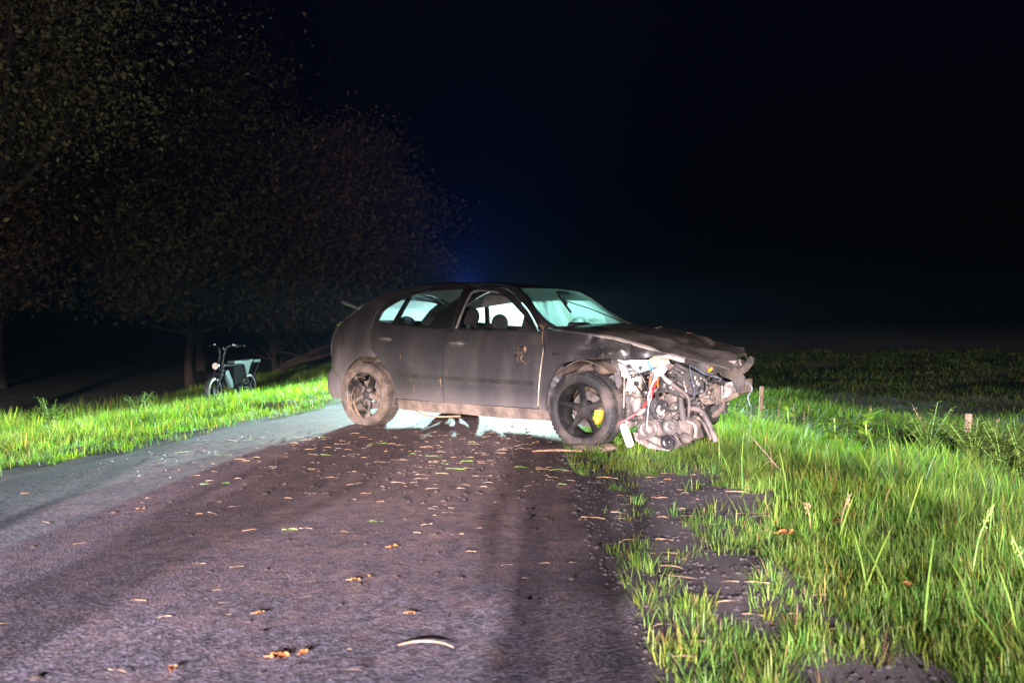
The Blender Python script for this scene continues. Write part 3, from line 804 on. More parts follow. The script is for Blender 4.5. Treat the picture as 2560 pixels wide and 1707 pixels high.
def panel(name, outline, mat, parent, holes=(), side=-1, off=0.0, thick=0.018, res=0.045, dent=None, yfun=None, smooth=30):
    """sheet-metal panel: outline (and holes) in x,z laid on the body's side surface, with thickness and returned edges"""
    bounds = [dense(outline, res)] + [dense(h_, res) for h_ in holes]
    pts = []; edges = []
    for b_ in bounds:
        s = len(pts); pts += b_; edges += [(s + i, s + (i + 1) % len(b_)) for i in range(len(b_))]
    xs = [p[0] for p in bounds[0]]; zs = [p[1] for p in bounds[0]]
    bx = np.array([p for b_ in bounds for p in b_])
    x = min(xs) + res / 2; row = 0
    while x < max(xs):
        z = min(zs) + (res / 2 if row % 2 else 0)
        while z < max(zs):
            if inpoly(x, z, bounds[0]) and not any(inpoly(x, z, h_) for h_ in bounds[1:]):
                if np.min((bx[:, 0] - x) ** 2 + (bx[:, 1] - z) ** 2) > (res * 0.5) ** 2: pts.append((x, z))
            z += res
        x += res * 0.87; row += 1
    r = delaunay_2d_cdt([Vector(p) for p in pts], edges, [], 1, 1e-6)
    vo = [(p.x, p.y) for p in r[0]]
    tris = []
    for t in r[2]:
        cx = sum(vo[i][0] for i in t) / len(t); cz = sum(vo[i][1] for i in t) / len(t)
        if inpoly(cx, cz, bounds[0]) and not any(inpoly(cx, cz, h_) for h_ in bounds[1:]): tris.append(tuple(t))
    yf = yfun or half_width
    def Y(p):
        w = yf(p[0], p[1]) + off
        if dent: w += dent(p[0], p[1])
        return side * w
    n = len(vo)
    v = [(p[0], Y(p), p[1]) for p in vo] + [(p[0], Y(p) - side * thick, p[1]) for p in vo]
    f = []
    cnt = {}
    for t in tris:
        a = t if side < 0 else t[::-1]
        f.append(tuple(a)); f.append(tuple(i + n for i in a[::-1]))
        for i in range(len(a)):
            e = (a[i], a[(i + 1) % len(a)]); cnt[e] = 1
    for (a, b_) in list(cnt):
        if (b_, a) not in cnt: f.append((b_, a, a + n, b_ + n))
    me = bpy.data.meshes.new(name)
    me.from_pydata(v, [], f)
    bm = bmesh.new(); bm.from_mesh(me); bmesh.ops.recalc_face_normals(bm, faces=bm.faces); bm.to_mesh(me); bm.free()
    me.polygons.foreach_set('use_smooth', [True] * len(me.polygons))
    me.set_sharp_from_angle(angle=math.radians(smooth))
    me.materials.append(mat)
    return link(bpy.data.objects.new(name, me), parent)

def bumpf(x, z, cx, cz, sx, sz, a, rot=0.0):
    c, s = math.cos(rot), math.sin(rot)
    u = ((x - cx) * c + (z - cz) * s) / sx; v = (-(x - cx) * s + (z - cz) * c) / sz
    return a * math.exp(-u * u - v * v)

# ---- outlines of the right-hand side
REAR_ARCH = arc(0.07, 0.33, 0.378, 6, 176, 22)               # front to rear
rear_win = curve2([(0.125, 1.065), (0.17, 1.175), (0.40, 1.295), (0.66, 1.355), (1.09, 1.368)], 4) + [(1.105, 0.985), (0.66, 1.0), (0.19, 1.04)]
front_win = curve2([(1.155, 0.985), (1.178, 1.20), (1.20, 1.318), (1.26, 1.340), (1.472, 1.326), (1.639, 1.275), (1.757, 1.195), (1.878, 1.112)], 4) + [(2.0, 0.985)]

def dent_front_door(x, z):
    return bumpf(x, z, 2.0, 0.82, 0.07, 0.10, -0.016) + bumpf(x, z, 1.94, 0.70, 0.05, 0.14, 0.008, -0.5) + bumpf(x, z, 1.55, 0.73, 0.35, 0.05, -0.007, -0.1) + bumpf(x, z, 1.35, 0.62, 0.3, 0.03, 0.006)
def dent_rear_door(x, z):
    return bumpf(x, z, 0.55, 0.75, 0.25, 0.12, -0.008) + bumpf(x, z, 0.85, 0.5, 0.05, 0.2, 0.004)
def dent_quarter(x, z):
    return bumpf(x, z, -0.25, 0.72, 0.14, 0.10, -0.03, 0.4) + bumpf(x, z, -0.42, 0.62, 0.10, 0.06, 0.02) + bumpf(x, z, -0.40, 0.86, 0.12, 0.06, -0.015) + bumpf(x, z, -0.1, 0.80, 0.1, 0.03, 0.008)
def dent_fender(x, z):
    return 1.5 * (bumpf(x, z, 2.62, 0.835, 0.16, 0.035, -0.03, 0.1) + bumpf(x, z, 2.80, 0.80, 0.14, 0.028, 0.028, 0.25) + bumpf(x, z, 2.93, 0.86, 0.03, 0.07, -0.03, 0.3)
            + bumpf(x, z, 2.60, 0.92, 0.025, 0.05, -0.016, -0.5) + bumpf(x, z, 2.68, 0.92, 0.02, 0.05, 0.014, -0.5) + bumpf(x, z, 3.05, 0.80, 0.07, 0.05, 0.02) + bumpf(x, z, 2.45, 0.80, 0.1, 0.05, 0.01))

rear_door_o = [(0.452, 0.31), (1.040, 0.302), (1.040, 0.93), (1.118, 0.972), (1.118, 1.388)] + curve2([(1.118, 1.388), (0.66, 1.388), (0.385, 1.332), (0.14, 1.215), (0.065, 1.11)], 4)[1:] + [(0.075, 0.98), (0.10, 0.86), (0.135, 0.78), (0.21, 0.71)] + [p for p in reversed(REAR_ARCH) if p[0] > 0.22 and p[1] > 0.37]
front_door_o = [(1.050, 0.302), (2.086, 0.310), (2.118, 0.55), (2.150, 0.82), (2.135, 0.90), (2.05, 0.985)] + curve2([(2.035, 1.0), (1.905, 1.14), (1.775, 1.235), (1.655, 1.320), (1.485, 1.372), (1.25, 1.386), (1.130, 1.388)], 4) + [(1.130, 0.972), (1.050, 0.93)]
quarter_o = [(-0.300, 0.385)] + [(-0.60, 0.40), (-0.66, 0.50), (-0.675, 0.58), (-0.63, 0.70), (-0.59, 0.83), (-0.50, 0.96), (-0.385, 1.06), (-0.23, 1.165), (-0.06, 1.28), (0.14, 1.355), (0.40, 1.402), (0.70, 1.418), (1.10, 1.414), (1.10, 1.394)] + curve2([(1.10, 1.394), (0.66, 1.394), (0.380, 1.338), (0.134, 1.220), (0.058, 1.11)], 4)[1:] + [(0.068, 0.98), (0.092, 0.86), (0.128, 0.776), (0.20, 0.708)] + [p for p in REAR_ARCH if p[0] < 0.19]
sill_o = [(0.45, 0.298), (2.165, 0.300), (2.20, 0.205), (1.7, 0.192), (1.2, 0.200), (0.8, 0.188), (0.43, 0.20)]
fender_o = [(2.094, 0.306), (2.126, 0.55), (2.160, 0.82), (2.146, 0.905), (2.10, 0.98), (2.20, 0.985), (2.43, 0.958), (2.80, 0.908), (3.11, 0.832), (3.27, 0.802), (3.26, 0.798), (3.16, 0.785), (3.07, 0.764), (2.99, 0.757), (2.92, 0.742), (2.84, 0.750)] + curve2([(2.76, 0.757), (2.51, 0.738), (2.34, 0.700), (2.25, 0.60), (2.20, 0.48), (2.17, 0.36), (2.172, 0.29)], 4)
pillar_o = curve2([(2.06, 0.992), (1.912, 1.146), (1.782, 1.241), (1.66, 1.326), (1.488, 1.378), (1.25, 1.392), (1.10, 1.394)], 4) + [(1.10, 1.416), (1.30, 1.412), (1.50, 1.398), (1.66, 1.366)] + curve2([(1.70, 1.352), (1.815, 1.285), (1.935, 1.175), (2.07, 1.075), (2.21, 1.008)], 4)

def pillar_y(x, z):
    w = half_width(x, z)
    return w - 0.01

def side_panels(s, near):
    tag_ = (lambda o: o)
    rd = panel('rear_door', rear_door_o, mt['paint'], car, [rear_win], s, dent=dent_rear_door if near else None)
    fd = panel('front_door', front_door_o, mt['paint'], car, [front_win], s, dent=dent_front_door if near else None)
    qp = panel('quarter_panel', quarter_o, mt['paint_rear'], car, (), s, dent=dent_quarter if near else None)
    panel('sill', sill_o, mt['mud'] if near else mt['paint'], car, (), s, off=-0.012, thick=0.05, dent=(lambda x, z: 0.002 * math.sin(x * 9) + 0.0015 * math.sin(x * 31 + 2)) if near else None)
    panel('front_fender', fender_o, mt['paint'], car, (), s, dent=dent_fender if near else None, res=0.03)
    panel('windscreen_pillar', pillar_o, mt['paint'], car, (), s, yfun=pillar_y, thick=0.06)
    return fd, rd, qp

fd, rd, qp = side_panels(-1, True)
ffd, frd, fqp = side_panels(1, False)

# inner shell, so that the gaps between the panels stay dark and the cabin is closed below the windows
inner_o = [(2.12, 0.24), (2.14, 0.93), (1.0, 0.95), (0.10, 0.99), (0.10, 0.80), (0.26, 0.72), (0.46, 0.55), (0.47, 0.24)]
for s in (-1, 1):
    panel('inner_panel', inner_o, mt['dark_hole'], car, (), s, off=-0.05, thick=0.02, res=0.12)
# wheel houses
for s in (-1, 1):
    mb = M()
    P = arc(0.07, 0.33, 0.40, -8, 188, 20)
    v = [(p[0], s * 0.84, p[1]) for p in P] + [(p[0], s * 0.50, p[1]) for p in P]
    n = len(P)
    mb.add(v, [(i, i + 1, n + i + 1, n + i) for i in range(n - 1)])
    mb.prism(P, s * 0.50, s * 0.485)
    mb.build('wheel_house', mt['mud'], car)

# window frames: pale rubber seal round the front opening, black round the rear
def seal(name, outline, r, mat, parent, s=-1, off=0.004, closed=True):
    pts = dense(outline, 0.05)
    if closed: pts = pts + [pts[0], pts[1]]
    else: pts = dense(outline + outline[-2:0:-1], 0.05)[:-1]; pts = pts[:len(pts) // 2 + 1]
    M().tube([(p[0], s * (half_width(p[0], p[1]) + off), p[1]) for p in pts], r, 6, cap=False).build(name, mat, parent)
pale = [(1.150, 0.985)] + front_win[:18]
seal('window_seal', [(1.152, 0.985), (1.176, 1.20), (1.199, 1.318), (1.225, 1.336), (1.27, 1.344), (1.36, 1.338), (1.472, 1.329), (1.56, 1.305)], 0.009, mt['pale_trim'], fd, closed=False)
seal('window_seal', [(1.56, 1.305), (1.639, 1.277), (1.757, 1.197), (1.878, 1.114), (1.93, 1.06), (1.995, 0.99)], 0.008, mt['black_trim'], fd, closed=False)
seal('belt_seal', [(1.152, 0.978), (1.6, 0.972), (2.0, 0.978)], 0.011, mt['black_trim'], fd, closed=False)
seal('window_seal', rear_win, 0.009, mt['black_trim'], rd)
for o_, w_ in ((ffd, front_win), (frd, rear_win)): seal('window_seal', w_, 0.009, mt['black_trim'], o_, s=1)
# black pillar between the doors and the sail triangle where the mirror was torn away
for s, o_ in ((-1, rd), (1, frd)):
    panel('door_pillar', [(1.060, 0.93), (1.150, 0.975), (1.178, 1.20), (1.20, 1.325), (1.21, 1.368), (1.085, 1.368), (1.09, 0.985), (1.045, 0.955)], mt['black_trim'], o_, (), s, off=0.003, thick=0.03)
    panel('window_divider', [(0.325, 1.03), (0.375, 1.026), (0.455, 1.322), (0.415, 1.308)], mt['black_trim'], o_, (), s, off=0.004, thick=0.035)
for s, o_ in ((-1, fd), (1, ffd)):
    panel('mirror_triangle', [(1.878, 0.978), (2.012, 0.982), (1.96, 1.045), (1.878, 1.118)], mt['black_plastic'], o_, (), s, off=0.004, thick=0.03)
# torn mirror stub with straw
mb = M(); mb.ball((1.905, -0.83, 0.985), (0.045, 0.02, 0.018), 8, 6, 0.3); mb.tube([(1.86, -0.835, 0.975), (1.92, -0.85, 0.99), (1.99, -0.845, 0.985)], 0.008, 6)
mb.build('mirror_stub', mt['black_plastic'], fd)

# glazing: the far windows and screen are wet with dew, the near rear glass is clear, the near front pane is gone
panel('window_glass', front_win, mt['glass_fog'], ffd, (), 1, off=-0.012, thick=0.004, res=0.1)
panel('window_glass', rear_win, mt['glass_fog'], frd, (), 1, off=-0.012, thick=0.004, res=0.1)
panel('window_glass', rear_win, mt['glass_dark'], rd, (), -1, off=-0.012, thick=0.004, res=0.1)
panel('sagging_lining', [(-0.02, 1.16), (0.33, 1.205), (0.72, 1.25), (1.2, 1.275), (1.60, 1.265), (1.72, 1.29), (1.50, 1.375), (1.1, 1.395), (0.66, 1.39), (0.38, 1.33), (0.12, 1.23)], mt['liner'], car, (), 1, off=-0.03, thick=0.006, res=0.08)
# torn dark film hanging in the near rear window
panel('torn_film', [(0.80, 1.0), (0.83, 1.10), (0.775, 1.085), (0.86, 1.15), (0.98, 1.22), (1.09, 1.29), (1.10, 1.36), (1.10, 0.99)], mt['black_trim'], rd, (), -1, off=-0.022, thick=0.003, res=0.08)

# handles, moulding
def handle(x, z, parent, s=-1):
    y = s * half_width(x, z)
    mb = M()
    mb.ball((x, y + s * 0.002, z), (0.088, 0.014, 0.044), 16, 8)
    mb.build('handle_recess', mt['black_plastic'], parent)
    mb = M()
    mb.tube(smooth_path([(x - 0.085, y + s * 0.006, z + 0.002), (x - 0.04, y + s * 0.034, z + 0.006), (x + 0.04, y + s * 0.036, z + 0.004), (x + 0.10, y + s * 0.008, z - 0.002)], 5), [0.010, 0.018, 0.020, 0.018, 0.010], 10)
    mb.build('door_handle', mt['grey_plastic'], parent)
for s, (a, b_) in ((-1, (fd, rd)), (1, (ffd, frd))):
    handle(1.19, 0.852, a, s); handle(0.285, 0.88, b_, s)
def strip(x0, x1, z0, z1, parent, s=-1):
    poly = [(x0, z0), (x1, z1), (x1, z1 + 0.036), (x0, z0 + 0.036)]
    panel('side_moulding', poly, mt['strip'], parent, (), s, off=0.013, thick=0.016, res=0.06)
strip(0.50, 1.035, 0.519, 0.514, rd); strip(1.055, 2.05, 0.514, 0.507, fd)
strip(0.50, 1.035, 0.519, 0.514, frd, 1); strip(1.055, 2.05, 0.514, 0.507, ffd, 1)
# dark lumps painting the shade of a hole where the mirror bracket ripped the door skin
mb = M()
for (x, z, rx_, rz_) in ((1.866, 0.757, 0.022, 0.030), (1.925, 0.825, 0.026, 0.022), (1.90, 0.79, 0.02, 0.03)):
    mb.ball((x, -half_width(x, z) + 0.004, z), (rx_, 0.012, rz_), 10, 6, 0.35)
mb.build('torn_hole', mt['dark_hole'], fd)
mb = M()
for k in range(9):
    x = random.uniform(1.85, 1.95); z = random.uniform(0.72, 0.84); y = -half_width(x, z)
    mb.tube(smooth_path([(x, y, z), (x + random.uniform(-.02, .03), y - random.uniform(.005, .02), z - 0.03), (x + random.uniform(-.03, .06), y - .006, z - random.uniform(.04, .09))], 4), 0.0016, 5)
mb.ball((1.955, -0.853, 0.815), (0.016, 0.01, 0.024), 9, 6, 0.2)
mb.build('torn_edge', mt['straw'], fd)
# door-shut scars showing bare filler along the fender gap
panel('bare_gap', [(2.088, 0.33), (2.094, 0.33), (2.150, 0.80), (2.140, 0.84), (2.138, 0.77)], mt['cream'], fd, (), -1, off=0.0025, thick=0.006, res=0.05)
# side repeater socket in the fender
mb = M(); mb.box((2.275, -0.866, 0.785), (0.062, 0.012, 0.026)); mb.build('indicator_socket', mt['dark_hole'], car)

# ---- roof, tailgate, screens
def roof_z(x): return float(np.interp(x, [-0.6, -0.35, -0.1, 0.2, 0.5, 0.8, 1.1, 1.4, 1.62, 1.75], [1.19, 1.30, 1.375, 1.43, 1.452, 1.455, 1.447, 1.425, 1.392, 1.355]))
def roof_fn(u, v):
    x = -0.15 + u * (1.665 + 0.15)
    y = (v * 2 - 1)
    edge = float(np.interp(x, [-0.15, 0.14, 0.40, 0.70, 1.10, 1.30, 1.50, 1.665], [1.235, 1.355, 1.402, 1.418, 1.415, 1.412, 1.398, 1.365]))
    hw = half_width(x, edge) - 0.002
    w = abs(y)
    z = roof_z(x) + (edge - roof_z(x)) * w ** 3.2
    far = max(0.0, y)
    z -= 0.02 * far * max(0, x - 0.9) - 0.006 * math.sin(x * 7 + y * 4) * (1 - w ** 4)
    return (x + 0.03 * (1 - w * w) * u, y * hw, z)
roof = grid_mesh('roof', roof_fn, 40, 24, mt['paint_hood'], car, thick=0.012)
def liner_fn(u, v):
    p = roof_fn(0.04 + 0.92 * u, 0.04 + 0.92 * v)
    return (p[0], p[1], p[2] - 0.035)
grid_mesh('headliner', liner_fn, 20, 12, mt['liner'], car)
def hatch_fn(u, v):
    y = v * 2 - 1
    t = u
    pts = [(-0.15, 1.245 + 0.06), (-0.42, 1.14 + 0.06), (-0.62, 1.0), (-0.72, 0.84), (-0.745, 0.66), (-0.70, 0.50)]
    x = float(np.interp(t, [0, .25, .5, .7, .85, 1], [p[0] for p in pts])); z = float(np.interp(t, [0, .25, .5, .7, .85, 1], [p[1] for p in pts]))
    edge_z = float(np.interp(t, [0, .25, .5, .7, .85, 1], [1.235, 1.14, 1.0, 0.83, 0.65, 0.48]))
    ex = float(np.interp(edge_z, [0.40, 0.50, 0.58, 0.70, 0.83, 0.96, 1.06, 1.165, 1.235], [-0.60, -0.66, -0.675, -0.63, -0.59, -0.50, -0.385, -0.23, -0.15]))
    w = abs(y) ** 3
    xx = x * (1 - w) + ex * w; zz = z * (1 - w) + edge_z * w
    return (xx, y * half_width(ex, edge_z), zz)
def hatch_split(name, mat, want, parent, thick):
    NU_, NV_ = 40, 40
    v = [Vector(hatch_fn(i / NU_, j / NV_)) for j in range(NV_ + 1) for i in range(NU_ + 1)]
    f = []
    for j in range(NV_):
        for i in range(NU_):
            g_ = 2 <= i < 17 and 4 <= j < 36
            if g_ == want: f.append((j * (NU_ + 1) + i, j * (NU_ + 1) + i + 1, (j + 1) * (NU_ + 1) + i + 1, (j + 1) * (NU_ + 1) + i))
    me = bpy.data.meshes.new(name); me.from_pydata(v, [], f)
    bm = bmesh.new(); bm.from_mesh(me)
    bmesh.ops.delete(bm, geom=[q for q in bm.verts if not q.link_faces], context='VERTS')
    if thick: bmesh.ops.solidify(bm, geom=bm.faces[:], thickness=thick)
    bmesh.ops.recalc_face_normals(bm, faces=bm.faces); bm.to_mesh(me); bm.free()
    me.polygons.foreach_set('use_smooth', [True] * len(me.polygons)); me.set_sharp_from_angle(angle=math.radians(40)); me.materials.append(mat)
    return link(bpy.data.objects.new(name, me), parent)
tg = hatch_split('tailgate', mt['paint_rear'], False, car, 0.012)
hatch_split('rear_window', mt['glass_fog'], True, tg, 0.0)
# rear bumper wrap-round
def rbump(u, v):
    a = -math.pi / 2 * 1.0 + math.pi * u
    z = 0.26 + 0.34 * v
    bulge = 0.035 * math.sin(math.pi * min(1, v * 1.1))
    x = -0.28 - (0.385 + bulge) * abs(math.cos(a)) ** 0.45
    y = (0.785 + bulge) * math.copysign(abs(math.sin(a)) ** 0.45, math.sin(a))
    return (x + 0.008 * math.sin(v * 14 + u * 9), y, z)
grid_mesh('rear_bumper', rbump, 48, 10, mt['paint_rear'], car, thick=0.015)
# tail spoiler strip torn loose, sticking out behind
mb = M()
R_ = Matrix.Rotation(0.33, 3, 'Y')
mb.tube([(-0.34, -0.42, 1.150), (-0.50, -0.46, 1.205), (-0.67, -0.50, 1.266)], [0.020, 0.022, 0.019], 6)
mb.build('loose_spoiler', mt['metal_light'], car)  # bare-metal colour brightens the strip where the lamp beam is cut off
mb = M(); mb.tube([(-0.30, -0.30, 1.185), (-0.46, -0.34, 1.245)], [0.008, 0.006], 5)
mb.build('loose_spoiler_rib', mt['grey_plastic'], car)
# windscreen
def screen_pt(u, v):
    # u across (right to left), v down
    y = (u * 2 - 1)
    zt = 1.362 - 0.012 * max(0, y); zb = 1.002
    z = zt + (zb - zt) * v
    xe = float(np.interp(z, [1.0, 1.07, 1.17, 1.28, 1.352, 1.37], [2.215, 2.075, 1.94, 1.82, 1.705, 1.66]))
    hw = half_width(xe, z) - 0.022 - 0.06 * max(0, y) * (1 - v)
    bow = 0.10 * (1 - y * y) * (0.6 + 0.6 * v)
    return (xe + bow, y * hw, z + 0.01 * (1 - y * y))
grid_mesh('windscreen', screen_pt, 24, 16, mt['glass_screen'], car)
def rim_path(fn, n=24): return [fn(0, i / n) for i in range(n + 1)] + [fn(i / n, 1) for i in range(1, n + 1)] + [fn(1, 1 - i / n) for i in range(1, n + 1)] + [fn(1 - i / n, 0) for i in range(1, n + 1)]
M().tube(rim_path(screen_pt), 0.011, 6, cap=False).build('windscreen_seal', mt['black_trim'], car)
# wiper thrown up over the screen
def on_screen(u, v, o=0.02):
    p = Vector(screen_pt(u, v)); return p + Vector((0.62, 0, 0.75)) * o
wp = M(); wp.tube([on_screen(.34, .22), on_screen(.30, .48), on_screen(.27, .68)], 0.010, 6); wp.box(on_screen(.305, .44, .03), (0.07, 0.02, 0.035), Matrix.Rotation(0.9, 3, 'Y'))
wo = wp.build('wiper_blade', mt['black_plastic'], car)
M().tube([on_screen(.315, .40, .03), on_screen(.48, .62, .045), on_screen(.70, .88, .03), on_screen(.86, 1.0, .012)], [0.006, 0.005, 0.007, 0.009], 6).build('wiper_arm', mt['black_plastic'], wo)
mb = M(); mb.box((2.235, -0.40, 1.015), (0.05, 0.34, 0.055), Matrix.Rotation(0.5, 3, 'Y')); mb.build('scuttle_panel', mt['black_plastic'], car)
# sun-band and mirror inside the screen
mb = M(); mb.box((1.80, 0.02, 1.315), (0.03, 0.22, 0.06), Matrix.Rotation(-0.3, 3, 'Y')); mb.build('rear_view_mirror', mt['black_plastic'], car)

# ---- bonnet
def hood_pt(u, v):
    # u along (rear to front), v across right(0) to left(1)
    y = v * 2 - 1
    xf = 3.69 - 0.12 * v - 0.42 * max(0, v - 0.5)
    x = 2.23 + (xf - 2.23) * u
    z = float(np.interp(x, [2.2, 2.43, 2.80, 3.11, 3.32, 3.50, 3.62, 3.70], [1.008, 0.994, 0.948, 0.880, 0.815, 0.775, 0.752, 0.715]))
    hw = float(np.interp(x, [2.2, 2.6, 3.1, 3.4, 3.7], [0.735, 0.73, 0.70, 0.655, 0.52]))
    w = abs(y)
    z += 0.035 * (1 - w ** 2.4) - 0.045 * w ** 8 * 0.6
    # two long creases and a crumpled nose
    z += 0.016 * math.exp(-((w - 0.62) / 0.07) ** 2) * min(1, u * 1.4)
    k = max(0, u - 0.45)
    z += k * (0.035 * math.sin(y * 5 + 1.2 + 3 * u) + 0.02 * math.sin(y * 13 + u * 17)) - 0.05 * k * max(0, y)
    z += 0.005 * math.sin(x * 11 + y * 3)
    c = math.exp(-((u - 0.72 - 0.08 * y) / 0.04) ** 2)
    z -= 0.018 * c
    return (x, y * hw, z)
hood = grid_mesh('bonnet', hood_pt, 56, 36, mt['paint_hood'], car, thick=0.012, smooth=35)
mb = M()
E_ = [Vector(hood_pt(i / 40, 0.0)) for i in range(0, 32)]
v = []; f = []
for i, p in enumerate(E_):
    v += [(p.x, p.y - 0.002, p.z + 0.002), (p.x, p.y - 0.030, p.z - 0.010), (p.x, p.y - 0.034, p.z - 0.040)]
for i in range(len(E_) - 1):
    f += [(3 * i, 3 * i + 3, 3 * i + 4, 3 * i + 1), (3 * i + 1, 3 * i + 4, 3 * i + 5, 3 * i + 2)]
mb.add(v, f); mb.build('bonnet_edge', mt['pale_trim'], hood)  # pale colour paints the light along the bonnet flange
mb = M()
for k in range(5):
    u = random.uniform(.2, .85); vv = random.uniform(.5, .98); p = Vector(hood_pt(u, vv)) + Vector((0, 0, 0.008))
    mb.tube(smooth_path([p, p + Vector((random.uniform(.02, .04), random.uniform(-.03, .03), random.uniform(0.002, .008))), p + Vector((random.uniform(.03, .07), random.uniform(-.05, .05), 0.002))], 4), 0.0015, 4)
tag(mb.build('straw_on_bonnet', mt['straw'], hood), kind='stuff')

# ---- floor pan, sub-structure
mb = M(); mb.box((1.2, 0, 0.26), (2.0, 1.45, 0.06)); mb.box((1.3, 0, 0.235), (1.6, 0.25, 0.10)); mb.box((0.0, 0, 0.42), (0.9, 1.0, 0.10)); mb.build('floor_pan', mt['black_plastic'], car)
mb = M(); mb.box((2.19, 0, 0.62), (0.05, 1.34, 0.72)); mb.build('bulkhead', mt['black_plastic'], car)
mb = M(); mb.tube([(0, -0.68, 0.317), (0.12, -0.5, 0.33), (0.12, 0.5, 0.33), (0, 0.68, 0.317)], 0.04, 8); mb.build('rear_axle', mt['cast'], car)
mb = M(); mb.tube([(2.513, -0.66, 0.317), (2.6, -0.2, 0.30)], 0.03, 8); mb.build('drive_shaft', mt['cast'], car)
mb = M(); mb.tube([(2.513, 0.66, 0.317), (2.6, 0.2, 0.30)], 0.03, 8); mb.build('drive_shaft', mt['cast'], car)
mb = M()
mb.tube(smooth_path([(0.55, -0.72, 0.20), (0.75, -0.80, 0.165), (0.95, -0.82, 0.16), (1.2, -0.80, 0.18)], 5), 0.008, 6); mb.build('hanging_strip', mt['straw'], car)

# ---- cabin
def seat(x, y, parent, dz=0.0):
    mb = M()
    prof = [(-0.03, 0.50), (0.50, 0.50), (0.53, 0.58), (0.49, 0.64), (0.06, 0.60), (-0.08, 0.72), (-0.17, 1.00), (-0.24, 1.03), (-0.28, 1.00), (-0.20, 0.72), (-0.10, 0.52)]
    mb.prism([(x + a, b_ - 0.06) for a, b_ in curve2(prof + [prof[0]], 3)[:-1]], y - 0.23, y + 0.23)
    o = mb.build('seat', mt['fabric'], parent); o.location.z = dz
    mb = M(); mb.ball((x - 0.245, y, 1.105), (0.062, 0.135, 0.098), 16, 10); mb.tube([(x - 0.23, y - 0.06, 0.95), (x - 0.24, y - 0.06, 1.08)], 0.007, 6); mb.tube([(x - 0.23, y + 0.06, 0.95), (x - 0.24, y + 0.06, 1.08)], 0.007, 6)
    mb.build('headrest', mt['fabric'], o)
seat(1.22, -0.36, car); seat(1.06, 0.36, car, -0.07)
mb = M(); mb.prism([(0.30, 0.42), (0.82, 0.46), (0.80, 0.58), (0.42, 0.58), (0.22, 0.98), (0.10, 0.98), (0.18, 0.5)], -0.62, 0.62); rs_ = mb.build('rear_seat', mt['fabric'], car)
for y in (-0.38, 0.0, 0.38):
    mb = M(); mb.ball((0.155, y, 1.035), (0.055, 0.13, 0.075), 14, 8); mb.build('headrest', mt['fabric'], rs_)
mb = M(); mb.prism([(1.86, 0.55), (2.2, 0.55), (2.22, 0.98), (2.02, 1.0), (1.90, 0.93), (1.84, 0.8)], -0.70, 0.70); mb.build('dashboard', mt['black_plastic'], car)
mb = M(); c_ = Vector((1.72, 0.36, 0.93)); Rw = Matrix.Rotation(-1.1, 3, 'Y')
mb.tube([c_ + Rw @ Vector((0.185 * math.cos(a), 0.185 * math.sin(a), 0)) for a in np.linspace(0, 2 * math.pi, 33)], 0.014, 8, cap=False)
mb.tube([c_ + Rw @ Vector((0, -0.18, 0)), c_, c_ + Rw @ Vector((0, 0.18, 0))], 0.018, 8); mb.tube([c_, c_ + Vector((0.22, 0, -0.1))], 0.035, 8)
mb.build('steering_wheel', mt['black_plastic'], car)

